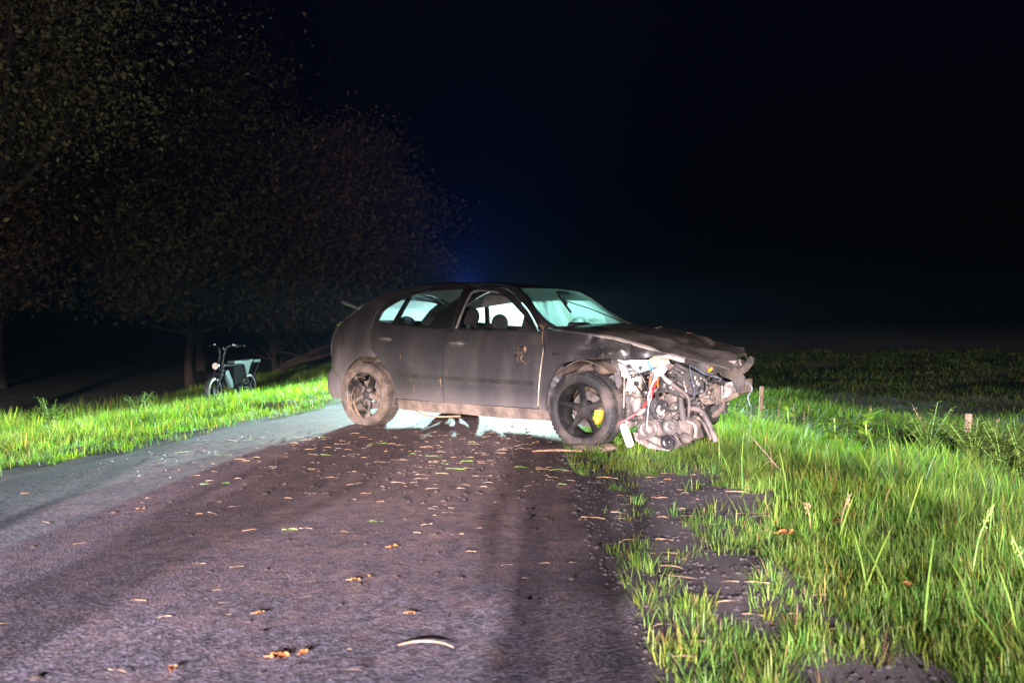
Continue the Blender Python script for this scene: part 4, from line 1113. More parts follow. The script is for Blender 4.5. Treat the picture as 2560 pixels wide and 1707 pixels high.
# ---- wheels
def wheel(x, y, s, tyre_mat, rim_mat, steer=0.0, lean=0.0, spin=0.0, brake=True):
    R, W2 = 0.315, 0.112
    mb = M()
    barrel = [(0.222, -W2 + 0.012), (0.232, -W2 + 0.002), (0.226, -W2 + 0.02), (0.205, -W2 + 0.05), (0.195, 0.0), (0.212, W2 - 0.02), (0.232, W2)]
    mb.lathe(barrel, n=48)
    w = mb.build('wheel', rim_mat, car)
    w.location = (x, y, 0.317); w.rotation_euler = (lean, spin, steer)
    if s > 0: w.rotation_euler = (lean, spin, steer + math.pi)
    # tyre, with shoulder blocks
    prof = [(0.228, -W2 - 0.001), (0.240, -W2 - 0.010), (0.272, -W2 - 0.014), (0.300, -W2 - 0.006), (0.314, -W2 + 0.018), (0.318, -W2 + 0.045), (0.315, -0.02), (0.307, -0.018), (0.307, -0.010), (0.315, -0.008), (0.315, 0.008), (0.307, 0.010), (0.307, 0.018), (0.315, 0.02), (0.314, W2 - 0.045), (0.309, W2 - 0.02), (0.296, W2 + 0.004), (0.265, W2 + 0.012), (0.228, W2)]
    M().lathe(prof, n=64).build('tyre', tyre_mat, w)
    mb = M()
    for k in range(48):
        a = 2 * math.pi * k / 48
        for sd in (-1, 1):
            rot = Matrix.Rotation(-a, 3, 'Y') @ Matrix.Rotation(0.35 * sd, 3, 'X')
            p = Matrix.Rotation(-a, 3, 'Y') @ Vector((0.313, sd * 0.075, 0))
            mb.box(p, (0.012, 0.056, 0.028), Matrix.Rotation(-a, 3, 'Y'))
    tag(mb.build('tread', tyre_mat, w), kind='stuff')
    # five broad spokes, dished
    sp = None
    for k in range(5):
        a = math.radians(90 + 72 * k)
        mb = M()
        sect = [(0.045, -0.062, 0.036, 0.030), (0.10, -0.066, 0.030, 0.030), (0.16, -0.078, 0.027, 0.026), (0.205, -0.092, 0.034, 0.022), (0.226, -0.096, 0.046, 0.016)]
        v = []; f = []
        Ra = Matrix.Rotation(-a, 3, 'Y')
        for r, yy, hw, th in sect:
            for (wx, dy) in ((-hw, 0.010), (-hw * 0.55, -th * 0.35), (hw * 0.55, -th * 0.35), (hw, 0.010), (hw * 0.8, th), (-hw * 0.8, th)):
                v.append(Ra @ Vector((r, yy + dy, wx)))
        for i in range(len(sect) - 1):
            for j in range(6): f.append((i * 6 + j, i * 6 + (j + 1) % 6, (i + 1) * 6 + (j + 1) % 6, (i + 1) * 6 + j))
        mb.add(v, f); mb.build('spoke', rim_mat, w, smooth=35)
    mb = M(); mb.lathe([(0.0, -0.080), (0.028, -0.080), (0.032, -0.074), (0.034, -0.066), (0.062, -0.066), (0.068, -0.058), (0.068, -0.01), (0.0, -0.01)], n=28)
    for k in range(5):
        a = math.radians(54 + 72 * k); mb.lathe([(0.0, -0.078), (0.009, -0.078), (0.010, -0.060), (0.0, -0.060)], (0.05 * math.cos(a), 0, 0.05 * math.sin(a)), n=8)
    mb.build('hub', mt['rim'], w)
    M().lathe([(0.08, 0.010), (0.150, 0.010), (0.150, 0.032), (0.08, 0.032)], n=40, closed=True).build('brake_disc', mt['disc'], w)
    return w

def caliper(x, z, y, mat, parent, ang):
    mb = M()
    P = []
    for i in range(9):
        a = ang - 0.42 + 0.84 * i / 8
        P.append((0.165 * math.cos(a), 0.165 * math.sin(a)))
    for i in range(8, -1, -1):
        a = ang - 0.42 + 0.84 * i / 8
        P.append((0.105 * math.cos(a) , 0.105 * math.sin(a)))
    mb.prism([(x + p[0], z + p[1]) for p in P], y, y + 0.07)
    mb.ball((x + 0.14 * math.cos(ang - .2), y - 0.004, z + 0.14 * math.sin(ang - .2)), (0.022, 0.012, 0.022), 10, 6); mb.ball((x + 0.14 * math.cos(ang + .2), y - 0.004, z + 0.14 * math.sin(ang + .2)), (0.022, 0.012, 0.022), 10, 6)
    return mb.build('brake_caliper', mat, parent)

wheel(0.0, -0.745, -1, mt['tyre_mud'], mt['rim_mud'], steer=0.03, spin=0.5)
wheel(2.513, -0.745, -1, mt['tyre'], mt['rim'], steer=-0.02, spin=-0.05)
wheel(0.0, 0.745, 1, mt['tyre'], mt['rim'])
wheel(2.513, 0.745, 1, mt['tyre'], mt['rim'])
caliper(2.513, 0.317, -0.80, mt['yellow'], car, -0.35)
# straw wound round the rear wheel
mb = M()
for k in range(34):
    a = random.uniform(0, 2 * math.pi); r = random.uniform(0.12, 0.31); y = -0.745 - random.uniform(0.085, 0.13)
    p = Vector((r * math.cos(a), y, 0.317 + r * math.sin(a)))
    t = Vector((-math.sin(a), random.uniform(-.2, .1), math.cos(a))); L_ = random.uniform(0.06, 0.22)
    mb.tube(smooth_path([p, p + t * L_ * .5 + Vector((random.uniform(-.02, .02), random.uniform(-.03, 0), random.uniform(-.02, .02))), p + t * L_ + Vector((random.uniform(-.05, .05), 0, random.uniform(-.06, .02)))], 4), 0.0022, 4)
tag(mb.build('wound_straw', mt['straw'], car), kind='stuff')
# muddy arch liner torn half out in front
def liner2(u, v):
    a = math.radians(200 - 150 * u)
    r = 0.385 + 0.008 * math.sin(u * 20 + v * 5)
    return (2.53 + r * math.cos(a), -0.83 + 0.36 * v, 0.345 + r * math.sin(a))
grid_mesh('arch_liner', liner2, 30, 6, mt['mud'], car, thick=0.006)
mb = M(); mb.prism([(2.20, 0.30), (2.20, 0.74), (2.70, 0.76), (2.80, 0.60), (2.78, 0.30)], -0.46, -0.44); mb.build('inner_wing', mt['mud'], car)
mb = M(); mb.ball((2.64, -0.70, 0.665), (0.085, 0.05, 0.05), 14, 8, 0.08); mb.build('torn_liner_flap', mt['mud'], car)
# black splash on the sill end / rear of the front arch: crumpled fender lip
def lip(u, v):
    z = 0.30 + 0.42 * u
    x = 2.165 + 0.10 * v + 0.03 * math.sin(u * 6) + 0.05 * u * v
    return (x, -half_width(2.17, z) + 0.02 + 0.09 * v + 0.012 * math.sin(u * 13 + v * 4), z)
grid_mesh('crumpled_arch_lip', lip, 20, 6, mt['black_plastic'], car, thick=0.004)

# strands of grass caught on the bodywork
def strands(name, mat, specs, parent, r=0.0028):
    mb = M()
    for pts in specs: mb.tube(smooth_path(pts, 4), [r, r, r * 0.5], 4)
    return tag(mb.build(name, mat, parent), kind='stuff')
sp_ = []
for k in range(7):
    a = random.uniform(-0.9, 0.9); L_ = random.uniform(0.05, 0.10)
    sp_.append([(2.115, -0.80, 0.985), (2.115 + L_ * .5 * math.sin(a), -0.83, 0.985 + L_ * .6 * math.cos(a)), (2.115 + L_ * math.sin(a), -0.85, 0.985 + L_ * .8 * math.cos(a))])
sp_.append([(2.115, -0.82, 0.985), (2.135, -0.85, 0.94), (2.14, -0.862, 0.86)])
strands('caught_straw', mt['straw'], sp_, car)
sp_ = []
for k in range(8):
    x = random.uniform(0.5, 2.05); z = random.uniform(0.35, 0.95); y = -half_width(x, z) - 0.006
    sp_.append([(x, y, z), (x + random.uniform(-.01, .01), y - .004, z - 0.03), (x + random.uniform(-.03, .03), y, z - random.uniform(.05, .12))])
for k in range(6):
    sp_.append([(1.035, -0.885, 0.53), (1.03 + random.uniform(-.03, .03), -0.90, 0.50), (1.02 + random.uniform(-.03, .03), -0.885, random.uniform(0.38, 0.56))])
strands('caught_straw', mt['straw'], sp_, car, 0.0013)
sp_ = [[(-0.37, -0.66, 1.075), (-0.44, -0.68, 1.03), (-0.50, -0.69, 0.985)], [(-0.44, -0.68, 1.03), (-0.47, -0.71, 1.045), (-0.50, -0.70, 1.03)], [(-0.48, -0.70, 1.0), (-0.545, -0.70, 0.95), (-0.59, -0.70, 0.865)], [(-0.41, -0.67, 1.06), (-0.40, -0.67, 1.085), (-0.37, -0.66, 1.09)], [(-0.46, -0.69, 1.01), (-0.50, -0.72, 1.02), (-0.53, -0.70, 1.0)]]
strands('caught_grass', mt['green_stalk'], sp_, car, 0.006)
# ---- exposed engine bay
eng = M()
# cast block and timing side, in stepped slabs
eng.prism([(2.89, 0.10), (2.90, 0.30), (2.95, 0.385), (3.09, 0.452), (3.23, 0.432), (3.255, 0.29), (3.33, 0.255), (3.33, 0.09), (3.20, 0.03), (3.05, 0.025), (2.90, 0.06)], -0.44, -0.10)
engine = eng.build('engine', mt['block'], car)
mb = M(); mb.prism([(2.84, 0.13), (2.86, 0.06), (2.98, 0.005), (3.16, 0.0), (3.20, 0.06), (3.05, 0.10)], -0.54, -0.05)
for k in range(7): mb.box((2.90 + 0.04 * k, -0.545, 0.055 - 0.004 * k), (0.008, 0.012, 0.05))
mb.build('oil_pan', mt['cast'], engine)
mb = M(); mb.prism([(2.93, 0.26), (2.95, 0.375), (3.06, 0.435), (3.10, 0.40), (3.06, 0.30), (3.10, 0.255)], -0.535, -0.50)
for (a, b_) in ((2.97, .30), (2.99, .36), (3.05, .40), (3.04, .31)): mb.lathe([(0, -0.548), (0.009, -0.548), (0.010, -0.53), (0, -0.53)], (a, 0, b_), n=8)
mb.build('timing_cover', mt['black_plastic'], engine)
mb = M(); mb.prism([(3.12, 0.40), (3.13, 0.455), (3.19, 0.478), (3.25, 0.45), (3.26, 0.37), (3.27, 0.29), (3.20, 0.28)], -0.53, -0.49)
for k in range(22): mb.ball((random.uniform(3.15, 3.24), -0.532, random.uniform(0.39, 0.46)), (0.008, 0.005, 0.008), 6, 4)
mb.build('pump_bracket', mt['cast'], engine)

def pulley(c, r, grooves, mat, holes=0, hub=0.3, y=-0.56, w=0.03):
    mb = M()
    prof = [(0.0, y - 0.012), (r * hub * 0.6, y - 0.012), (r * hub, y - 0.006), (r * hub * 1.05, y + 0.006), (r * 0.62, y + 0.010), (r * 0.80, y + 0.004), (r * 0.84, y - 0.010)]
    prof += [(r, y - 0.010)]
    for g in range(grooves):
        a = y - 0.008 + (w - 0.004) * g / grooves
        prof += [(r, a), (r * 0.965, a + (w * 0.4) / grooves), (r, a + (w * 0.8) / grooves)]
    prof += [(r, y + w - 0.008), (r * 0.9, y + w), (0, y + w)]
    mb.lathe(prof, (c[0], 0, c[1]), n=40)
    for k in range(holes):
        a = 2 * math.pi * k / holes + 0.3
        mb.lathe([(0, y - 0.014), (r * 0.10, y - 0.014), (r * 0.115, y - 0.002), (0, y - 0.002)], (c[0] + r * 0.36 * math.cos(a), 0, c[1] + r * 0.36 * math.sin(a)), n=7)
    return mb.build('pulley', mat, engine)
pulley((2.976, 0.164), 0.080, 5, mt['pulley'], 5, 0.36)
pulley((3.190, 0.206), 0.066, 4, mt['pulley'], 4, 0.22)
pulley((3.133, 0.377), 0.036, 1, mt['black_plastic'], 0, 0.42, -0.585)
pulley((3.112, 0.299), 0.032, 2, mt['metal_light'], 0, 0.45, -0.575)
pulley((3.232, 0.361), 0.037, 1, mt['pulley'], 0, 0.5, -0.58)
pulley((3.168, 0.075), 0.062, 4, mt['rim'], 4, 0.3)
mb = M()
mb.tube([(3.10, -0.585, 0.37), (3.085, -0.59, 0.33), (3.112, -0.59, 0.299)], [0.014, 0.018, 0.020], 8); mb.tube([(3.15, -0.585, 0.345), (3.112, -0.59, 0.299)], [0.010, 0.014], 8)
mb.build('tensioner_arm', mt['metal_light'], engine)
def belt(path, w, th=0.005):
    P = smooth_path([(a, 0, b_) for a, b_ in path], 6)
    v = []; f = []
    for i, p in enumerate(P):
        t = (P[min(i + 1, len(P) - 1)] - P[max(0, i - 1)]).normalized(); nrm = Vector((-t.z, 0, t.x)) * th
        for q in (p, p + nrm):
            v += [(q.x, -0.572, q.z), (q.x, -0.572 + w, q.z)]
    for i in range(len(P) - 1):
        a = 4 * i
        f += [(a, a + 1, a + 5, a + 4), (a + 2, a + 6, a + 7, a + 3), (a, a + 4, a + 6, a + 2), (a + 1, a + 3, a + 7, a + 5)]
    mb = M(); mb.add(v, f)
    return mb.build('drive_belt', mt['rubber'], engine)
belt([(2.900, 0.19), (2.93, 0.236), (2.99, 0.246), (3.06, 0.256), (3.11, 0.264), (3.146, 0.285), (3.17, 0.32), (3.192, 0.36), (3.205, 0.392), (3.236, 0.400), (3.268, 0.375), (3.262, 0.340), (3.225, 0.30), (3.16, 0.258), (3.128, 0.225), (3.125, 0.185), (3.145, 0.155), (3.20, 0.12), (3.235, 0.09), (3.23, 0.05)], 0.024)
belt([(2.905, 0.12), (2.95, 0.088), (3.02, 0.055), (3.10, 0.028), (3.16, 0.012)], 0.02)
# alternator / pump bodies beside the pulleys
mb = M(); mb.lathe([(0, -0.53), (0.07, -0.53), (0.085, -0.50), (0.085, -0.36), (0.06, -0.34), (0, -0.34)], (3.285, 0, 0.20), n=20)
for k in range(14):
    a = 2 * math.pi * k / 14; mb.box((3.285 + 0.083 * math.cos(a), -0.43, 0.20 + 0.083 * math.sin(a)), (0.012, 0.12, 0.008), Matrix.Rotation(-a, 3, 'Y'))
mb.build('alternator', mt['block'], engine)
mb = M(); mb.ball((3.30, -0.52, 0.115), (0.055, 0.06, 0.05), 12, 8, 0.08); mb.build('compressor', mt['block'], engine)
# ribbed black engine cover, tipped
tip = Matrix.Rotation(0.47, 3, 'Y')
cover = M(); cv = [(3.11, 0.625), (3.138, 0.684), (3.195, 0.722), (3.30, 0.672), (3.428, 0.622), (3.432, 0.50), (3.345, 0.452), (3.278, 0.482), (3.262, 0.553), (3.20, 0.583)]
cover.prism(cv, -0.47, -0.12)
co = cover.build('engine_cover', mt['black_plastic'], car)
for (a, b_) in (((3.154, 0.661), (3.251, 0.607)), ((3.180, 0.684), (3.278, 0.632)), ((3.206, 0.704), (3.298, 0.658))):
    mb = M(); L_ = math.hypot(b_[0] - a[0], b_[1] - a[1]); mid = ((a[0] + b_[0]) / 2, -0.476, (a[1] + b_[1]) / 2)
    mb.box(mid, (L_, 0.02, 0.016), Matrix.Rotation(math.atan2(a[1] - b_[1], b_[0] - a[0]), 3, 'Y')); mb.build('cover_rib', mt['grey_plastic'], co)
mb = M(); mb.prism([(3.19, 0.585), (3.262, 0.552), (3.30, 0.487), (3.275, 0.478), (3.20, 0.54), (3.12, 0.60)], -0.50, -0.46); mb.build('cover_lip', mt['grey_plastic'], co)
M().tube([(3.272, -0.505, 0.573), (3.297, -0.505, 0.487)], 0.009, 6).build('cover_bar', mt['metal_light'], co)
mb = M()
for (x, z, r) in ((3.375, 0.565, .012), (3.36, 0.60, .01), (3.39, 0.545, .008), (3.41, 0.60, .007), (3.35, 0.54, .006)): mb.ball((x, -0.475, z), (r * .7, .006, r * 1.5), 8, 5, .2)
mb.build('cover_chip', mt['cream'], co)
# washer bottle (white), blue-edged fuse box, beige bracket, control unit
mb = M(); mb.prism([(2.727, 0.735), (3.012, 0.742), (3.032, 0.668), (2.92, 0.632), (2.845, 0.618), (2.80, 0.582), (2.768, 0.60)], -0.61, -0.40)
mb.tube([(2.86, -0.61, 0.70), (2.90, -0.64, 0.69)], 0.02, 8)
wt = mb.build('washer_bottle', mt['white_plastic'], car)
M().prism([(3.012, 0.738), (3.034, 0.73), (3.046, 0.668), (3.022, 0.655)], -0.625, -0.45).build('blue_connector', mt['blue_plastic'], car)
mb = M(); mb.box((2.845, -0.63, 0.685), (0.032, 0.03, 0.032)); mb.build('bottle_pump', mt['black_plastic'], wt)
mb = M(); mb.prism([(2.832, 0.612), (2.952, 0.603), (2.934, 0.478), (2.915, 0.455), (2.895, 0.485), (2.865, 0.478), (2.842, 0.452), (2.836, 0.48), (2.801, 0.478)], -0.615, -0.575)
ec = mb.build('control_unit', mt['cream'], car)
mb = M(); mb.box((2.907, -0.617, 0.545), (0.044, 0.012, 0.034)); mb.build('unit_window', mt['dark_hole'], ec); mb = M(); mb.lathe([(0, -0.621), (0.008, -0.621), (0.008, -0.61), (0, -0.61)], (2.86, 0, 0.59), n=10); mb.build('unit_bolt_hole', mt['dark_hole'], ec)
def crumple(name, outline, y0, amp, mat, parent, seed, tilt=0.0, thick=0.006, res=0.03):
    """a torn sheet: outline in x,z, folded at random in y"""
    nn = Noise2(seed)
    ox = sum(p[0] for p in outline) / len(outline)
    def yf(x, z): return -y0 + tilt * (x - ox) + amp * (float(nn(x, z, 9)) - 0.5) * 2 + amp * 0.5 * (float(nn(x, z, 22)) - 0.5) * 2
    return panel(name, outline, mat, parent, (), -1, thick=thick, res=res, yfun=yf, smooth=22)
crumple('torn_bracket', [(3.02, 0.745), (3.06, 0.77), (3.118, 0.802), (3.19, 0.778), (3.21, 0.722), (3.15, 0.70), (3.09, 0.69), (3.048, 0.68)], -0.63, 0.03, mt['cream'], car, 21)
crumple('torn_bracket', [(3.10, 0.71), (3.20, 0.725), (3.235, 0.70), (3.19, 0.665), (3.10, 0.672)], -0.58, 0.03, mt['cast'], car, 22)
# expansion vessel with neck and rod
mb = M(); ax = Vector((0.085, 0, 0.052)).normalized(); c0 = Vector((3.078, -0.62, 0.632))
mb.tube([c0, c0 + ax * 0.012, c0 + ax * 0.07, c0 + ax * 0.10], [0.022, 0.036, 0.038, 0.026], 14); mb.tube([c0 + ax * 0.034, c0 + ax * 0.038], [0.041, 0.041], 14); mb.tube([c0 + ax * 0.058, c0 + ax * 0.062], [0.041, 0.041], 14)
mb.build('servo_canister', mt['white_plastic'], car)
M().tube([(3.136, -0.62, 0.62), (3.17, -0.63, 0.592), (3.212, -0.62, 0.56)], [0.011, 0.017, 0.017], 8).build('canister_neck', mt['cream'], car)
def hose(name, pts, r, mat): return M().tube(smooth_path(pts, 6), r, 10).build(name, mat, car)
hose('coolant_hose', [(3.205, -0.61, 0.565), (3.28, -0.60, 0.508), (3.345, -0.60, 0.462), (3.363, -0.60, 0.40), (3.358, -0.60, 0.30)], [0.016, 0.017, 0.016, 0.014, 0.013], mt['hose'])
hose('coolant_hose', [(3.10, -0.56, 0.50), (3.19, -0.57, 0.49), (3.29, -0.57, 0.465), (3.36, -0.55, 0.43)], 0.016, mt['hose'])
hose('coolant_hose', [(3.28, -0.44, 0.352), (3.38, -0.45, 0.342), (3.43, -0.46, 0.305), (3.475, -0.47, 0.235), (3.525, -0.48, 0.14), (3.54, -0.48, 0.10)], [0.022, 0.024, 0.025, 0.024, 0.022], mt['hose'])
hose('coolant_hose', [(3.34, -0.44, 0.285), (3.413, -0.45, 0.25), (3.46, -0.46, 0.181), (3.495, -0.47, 0.11)], [0.016, 0.016, 0.015], mt['hose'])
hose('coolant_hose', [(3.32, -0.55, 0.258), (3.38, -0.55, 0.237), (3.398, -0.55, 0.19), (3.392, -0.55, 0.13)], [0.014, 0.014, 0.016], mt['cast'])
hose('coolant_hose', [(3.27, -0.56, 0.44), (3.28, -0.57, 0.38), (3.29, -0.56, 0.30), (3.30, -0.56, 0.26)], [0.026, 0.03, 0.026], mt['rubber'])
hose('coolant_hose', [(3.44, -0.50, 0.60), (3.47, -0.50, 0.56), (3.46, -0.50, 0.49), (3.41, -0.50, 0.46)], 0.014, mt['hose'])
mb = M(); mb.box((3.235, -0.55, 0.50), (0.10, 0.10, 0.08), Matrix.Rotation(0.4, 3, 'Y')); mb.ball((3.12, -0.55, 0.53), (0.05, 0.05, 0.06), 10, 8, .12); mb.box((3.17, -0.52, 0.56), (0.09, 0.1, 0.07), Matrix.Rotation(-.3, 3, 'Y')); mb.build('throttle_body', mt['black_plastic'], engine)
mb = M()
for (x, z, r) in ((3.20, 0.525, .018), (3.225, 0.51, .014), (3.15, 0.545, .012), (3.26, 0.53, .012)): mb.ball((x, -0.60, z), (r, .012, r * .8), 10, 6, .15)
mb.build('fitting', mt['metal_light'], engine)
mb = M(); mb.box((3.045, -0.56, 0.60), (0.07, 0.08, 0.09), Matrix.Rotation(.2, 3, 'Y')); mb.box((3.03, -0.58, 0.54), (0.04, 0.06, 0.06)); mb.ball((3.05, -0.60, 0.645), (.03, .02, .02), 8, 6, .2); mb.build('fuse_holder', mt['cast'], car)
mb = M(); mb.lathe([(0, -0.575), (0.014, -0.575), (0.020, -0.565), (0.020, -0.54), (0, -0.54)], (2.957, 0, 0.462), n=14); mb.build('filler_cap', mt['cream'], car)
# gearbox mount, chassis leg, suspension bits between wheel and block
mb = M(); mb.prism([(2.78, 0.45), (2.93, 0.46), (2.95, 0.30), (2.88, 0.20), (2.80, 0.17), (2.72, 0.22), (2.76, 0.33)], -0.45, -0.25); mb.build('chassis_leg', mt['mud'], car)
mb = M(); mb.ball((2.875, -0.56, 0.36), (0.045, 0.04, 0.075), 12, 8, .15); mb.box((2.85, -0.56, 0.40), (0.03, 0.05, 0.09)); mb.box((2.905, -0.56, 0.40), (0.04, 0.05, 0.05)); mb.ball((2.88, -0.57, 0.44), (0.05, 0.03, 0.025), 10, 6, .2); mb.build('engine_mount', mt['metal_light'], car)
mb = M(); mb.ball((2.955, -0.64, 0.315), (0.05, 0.03, 0.022), 10, 6, .1, Matrix.Rotation(-.6, 3, 'Y')); mb.build('wiring_plug', mt['cream'], car)
mb = M(); mb.tube([(2.60, -0.60, 0.22), (2.72, -0.55, 0.22), (2.86, -0.45, 0.24)], 0.022, 8); mb.box((2.82, -0.60, 0.21), (0.10, 0.06, 0.05), Matrix.Rotation(.3, 3, 'Y')); mb.build('control_arm', mt['cast'], car)
crumple('splash_shield', [(2.78, 0.44), (2.84, 0.42), (2.86, 0.30), (2.84, 0.20), (2.79, 0.22), (2.77, 0.33)], -0.58, 0.02, mt['rubber'], car, 23)
crumple('torn_wing_stay', [(2.70, 0.742), (2.765, 0.738), (2.785, 0.66), (2.812, 0.55), (2.785, 0.50), (2.76, 0.53), (2.74, 0.62)], -0.69, 0.012, mt['grey_plastic'], car, 24)
crumple('broken_lamp_bracket', [(2.65, 0.565), (2.70, 0.61), (2.74, 0.60), (2.81, 0.555), (2.805, 0.505), (2.76, 0.495), (2.71, 0.512), (2.66, 0.53)], -0.69, 0.03, mt['grey_plastic'], car, 25)
# brake pipe and dangling white canister by the tyre
M().tube(smooth_path([(2.827, -0.68, 0.60), (2.832, -0.69, 0.48), (2.824, -0.69, 0.31), (2.812, -0.70, 0.262), (2.828, -0.70, 0.215)], 6), [0.007, 0.010, 0.006, 0.008, 0.008], 8).build('brake_pipe', mt['metal'], car)
mb = M(); a_ = Vector((2.826, -0.70, 0.215)); b_ = Vector((2.905, -0.71, 0.03)); d_ = (b_ - a_)
mb.tube([a_, a_ + d_ * 0.04, a_ + d_ * 0.12, a_ + d_ * 0.16, a_ + d_ * 0.93, a_ + d_ * 0.97, b_], [0.012, 0.028, 0.030, 0.034, 0.034, 0.028, 0.010], 16)
mb.build('drier_canister', mt['white_plastic'], car)
# wires
def wires(name, mat, base, n, jit, r):
    mb = M()
    for k in range(n):
        j = lambda s: Vector((random.uniform(-s, s), random.uniform(-s, s * .5), random.uniform(-s, s) * .5))
        mb.tube(smooth_path([Vector(p) + j(jit if 0 < i < len(base) - 1 else jit * .4) for i, p in enumerate(base)], 5), r, 5)
    return mb.build(name, mat, car)
wires('red_wire_bundle', mt['red_wire'], [(3.067, -0.63, 0.655), (3.095, -0.65, 0.60), (3.085, -0.66, 0.525), (3.05, -0.66, 0.434), (2.99, -0.66, 0.352)], 5, 0.014, 0.0024)
wires('red_wire_bundle', mt['red_wire'], [(2.99, -0.66, 0.348), (2.918, -0.68, 0.291), (2.825, -0.73, 0.227), (2.75, -0.80, 0.17), (2.692, -0.84, 0.115)], 3, 0.006, 0.0035)
wires('white_wire_bundle', mt['white_wire'], [(3.062, -0.63, 0.665), (3.095, -0.65, 0.605), (3.074, -0.66, 0.545), (3.052, -0.66, 0.447), (3.04, -0.66, 0.38)], 6, 0.016, 0.0024)
wires('white_wire', mt['white_wire'], [(3.04, -0.66, 0.38), (3.03, -0.66, 0.29), (3.018, -0.65, 0.17)], 1, 0.002, 0.003)
wires('orange_wire_bundle', mt['orange_wire'], [(3.03, -0.62, 0.60), (3.04, -0.63, 0.55), (3.035, -0.62, 0.51), (3.05, -0.61, 0.48)], 3, 0.010, 0.002)
wires('red_wire_bundle', mt['orange_wire'], [(3.10, -0.64, 0.63), (3.12, -0.65, 0.59), (3.105, -0.65, 0.56), (3.12, -0.65, 0.53)], 4, 0.014, 0.0018)
wires('black_cable', mt['black_wire'], [(2.72, -0.66, 0.745), (2.78, -0.67, 0.715), (2.83, -0.66, 0.685), (2.86, -0.66, 0.64), (2.90, -0.66, 0.60), (2.93, -0.66, 0.62), (2.89, -0.66, 0.65), (2.86, -0.66, 0.645)], 1, 0.004, 0.0055)
wires('black_cable', mt['black_wire'], [(2.85, -0.65, 0.70), (2.90, -0.66, 0.665), (2.96, -0.66, 0.625), (3.00, -0.65, 0.56)], 2, 0.006, 0.005)
wires('grey_wire', mt['blue_wire'], [(3.33, -0.52, 0.715), (3.347, -0.54, 0.638), (3.367, -0.55, 0.576), (3.387, -0.55, 0.507), (3.385, -0.55, 0.45)], 1, 0.002, 0.002)
wires('grey_wire', mt['blue_wire'], [(3.33, -0.53, 0.71), (3.42, -0.55, 0.665), (3.48, -0.55, 0.64), (3.56, -0.55, 0.625), (3.60, -0.52, 0.60)], 2, 0.006, 0.0018)
# ---- torn nose: slam panel, indicator lamp, radiator remains, crash bar, fascia scraps
crumple('slam_panel', [(3.165, 0.758), (3.33, 0.768), (3.565, 0.752), (3.60, 0.70), (3.58, 0.655), (3.535, 0.632), (3.455, 0.645), (3.40, 0.675), (3.353, 0.700), (3.25, 0.722), (3.175, 0.722)], -0.52, 0.02, mt['black_plastic'], car, 31)
mb = M(); mb.ball((3.52, -0.56, 0.678), (0.026, 0.010, 0.014), 10, 6, .1, Matrix.Rotation(-.75, 3, 'Y')); mb.build('indicator_lamp', mt['orange_lens'], car)
mb = M(); mb.prism([(3.42, 0.56), (3.565, 0.562), (3.565, 0.45), (3.50, 0.425), (3.42, 0.43)], -0.42, 0.30); mb.build('radiator_box', mt['mud'], car)
mb = M(); mb.tube([(3.572, -0.44, 0.575), (3.574, -0.44, 0.44)], 0.010, 6); mb.tube(smooth_path([(3.40, -0.46, 0.52), (3.43, -0.47, 0.46), (3.48, -0.47, 0.455)], 5), 0.014, 6); mb.build('radiator_frame', mt['metal_light'], car)
crumple('headlamp_shell', [(3.577, 0.565), (3.652, 0.582), (3.685, 0.535), (3.655, 0.478), (3.60, 0.452), (3.577, 0.455)], -0.40, 0.02, mt['metal'], car, 32)
crumple('crash_bar', [(3.36, 0.44), (3.45, 0.445), (3.60, 0.455), (3.68, 0.50), (3.70, 0.47), (3.62, 0.425), (3.53, 0.40), (3.42, 0.378), (3.385, 0.395)], -0.40, 0.015, mt['mud'], car, 33)
crumple('fascia_scrap', [(3.54, 0.735), (3.60, 0.738), (3.69, 0.69), (3.745, 0.62), (3.742, 0.53), (3.70, 0.495), (3.685, 0.545), (3.65, 0.59), (3.60, 0.61), (3.555, 0.635)], -0.44, 0.03, mt['fascia'], car, 34, tilt=-0.25)
crumple('fascia_scrap', [(3.60, 0.76), (3.66, 0.755), (3.70, 0.72), (3.685, 0.70), (3.64, 0.70), (3.60, 0.72)], -0.40, 0.03, mt['fascia'], car, 35)
crumple('bumper_bracket', [(3.60, 0.648), (3.665, 0.656), (3.715, 0.705), (3.745, 0.755), (3.778, 0.785), (3.80, 0.77), (3.795, 0.725), (3.745, 0.66), (3.675, 0.615), (3.61, 0.61)], -0.36, 0.012, mt['fascia'], car, 36, thick=0.02)
crumple('bonnet_catch', [(3.62, 0.742), (3.70, 0.752), (3.675, 0.72), (3.64, 0.712)], -0.46, 0.008, mt['metal_light'], car, 37)
M().tube([(3.705, -0.42, 0.755), (3.722, -0.43, 0.71)], 0.010, 6).build('bonnet_catch_pin', mt['metal_light'], car)
mb = M(); mb.ball((3.54, -0.50, 0.585), (0.03, 0.02, 0.02), 9, 6, .3); mb.ball((3.59, -0.49, 0.575), (0.035, 0.02, 0.022), 9, 6, .3); mb.build('torn_mesh', mt['dark_hole'], car)
wires('hanging_lead', mt['blue_wire'], [(3.70, -0.30, 0.575), (3.755, -0.30, 0.545), (3.765, -0.30, 0.51), (3.738, -0.30, 0.46), (3.748, -0.30, 0.40), (3.76, -0.30, 0.38)], 2, 0.004, 0.003)
wires('hanging_lead', mt['blue_wire'], [(3.76, -0.30, 0.38), (3.77, -0.32, 0.26), (3.755, -0.33, 0.12), (3.73, -0.34, 0.06)], 1, 0.003, 0.0012)
hose('torn_pipe', [(3.56, -0.36, 0.42), (3.545, -0.37, 0.36), (3.50, -0.38, 0.31), (3.475, -0.38, 0.29)], [0.014, 0.018, 0.026, 0.018], mt['mud'])
mb = M()
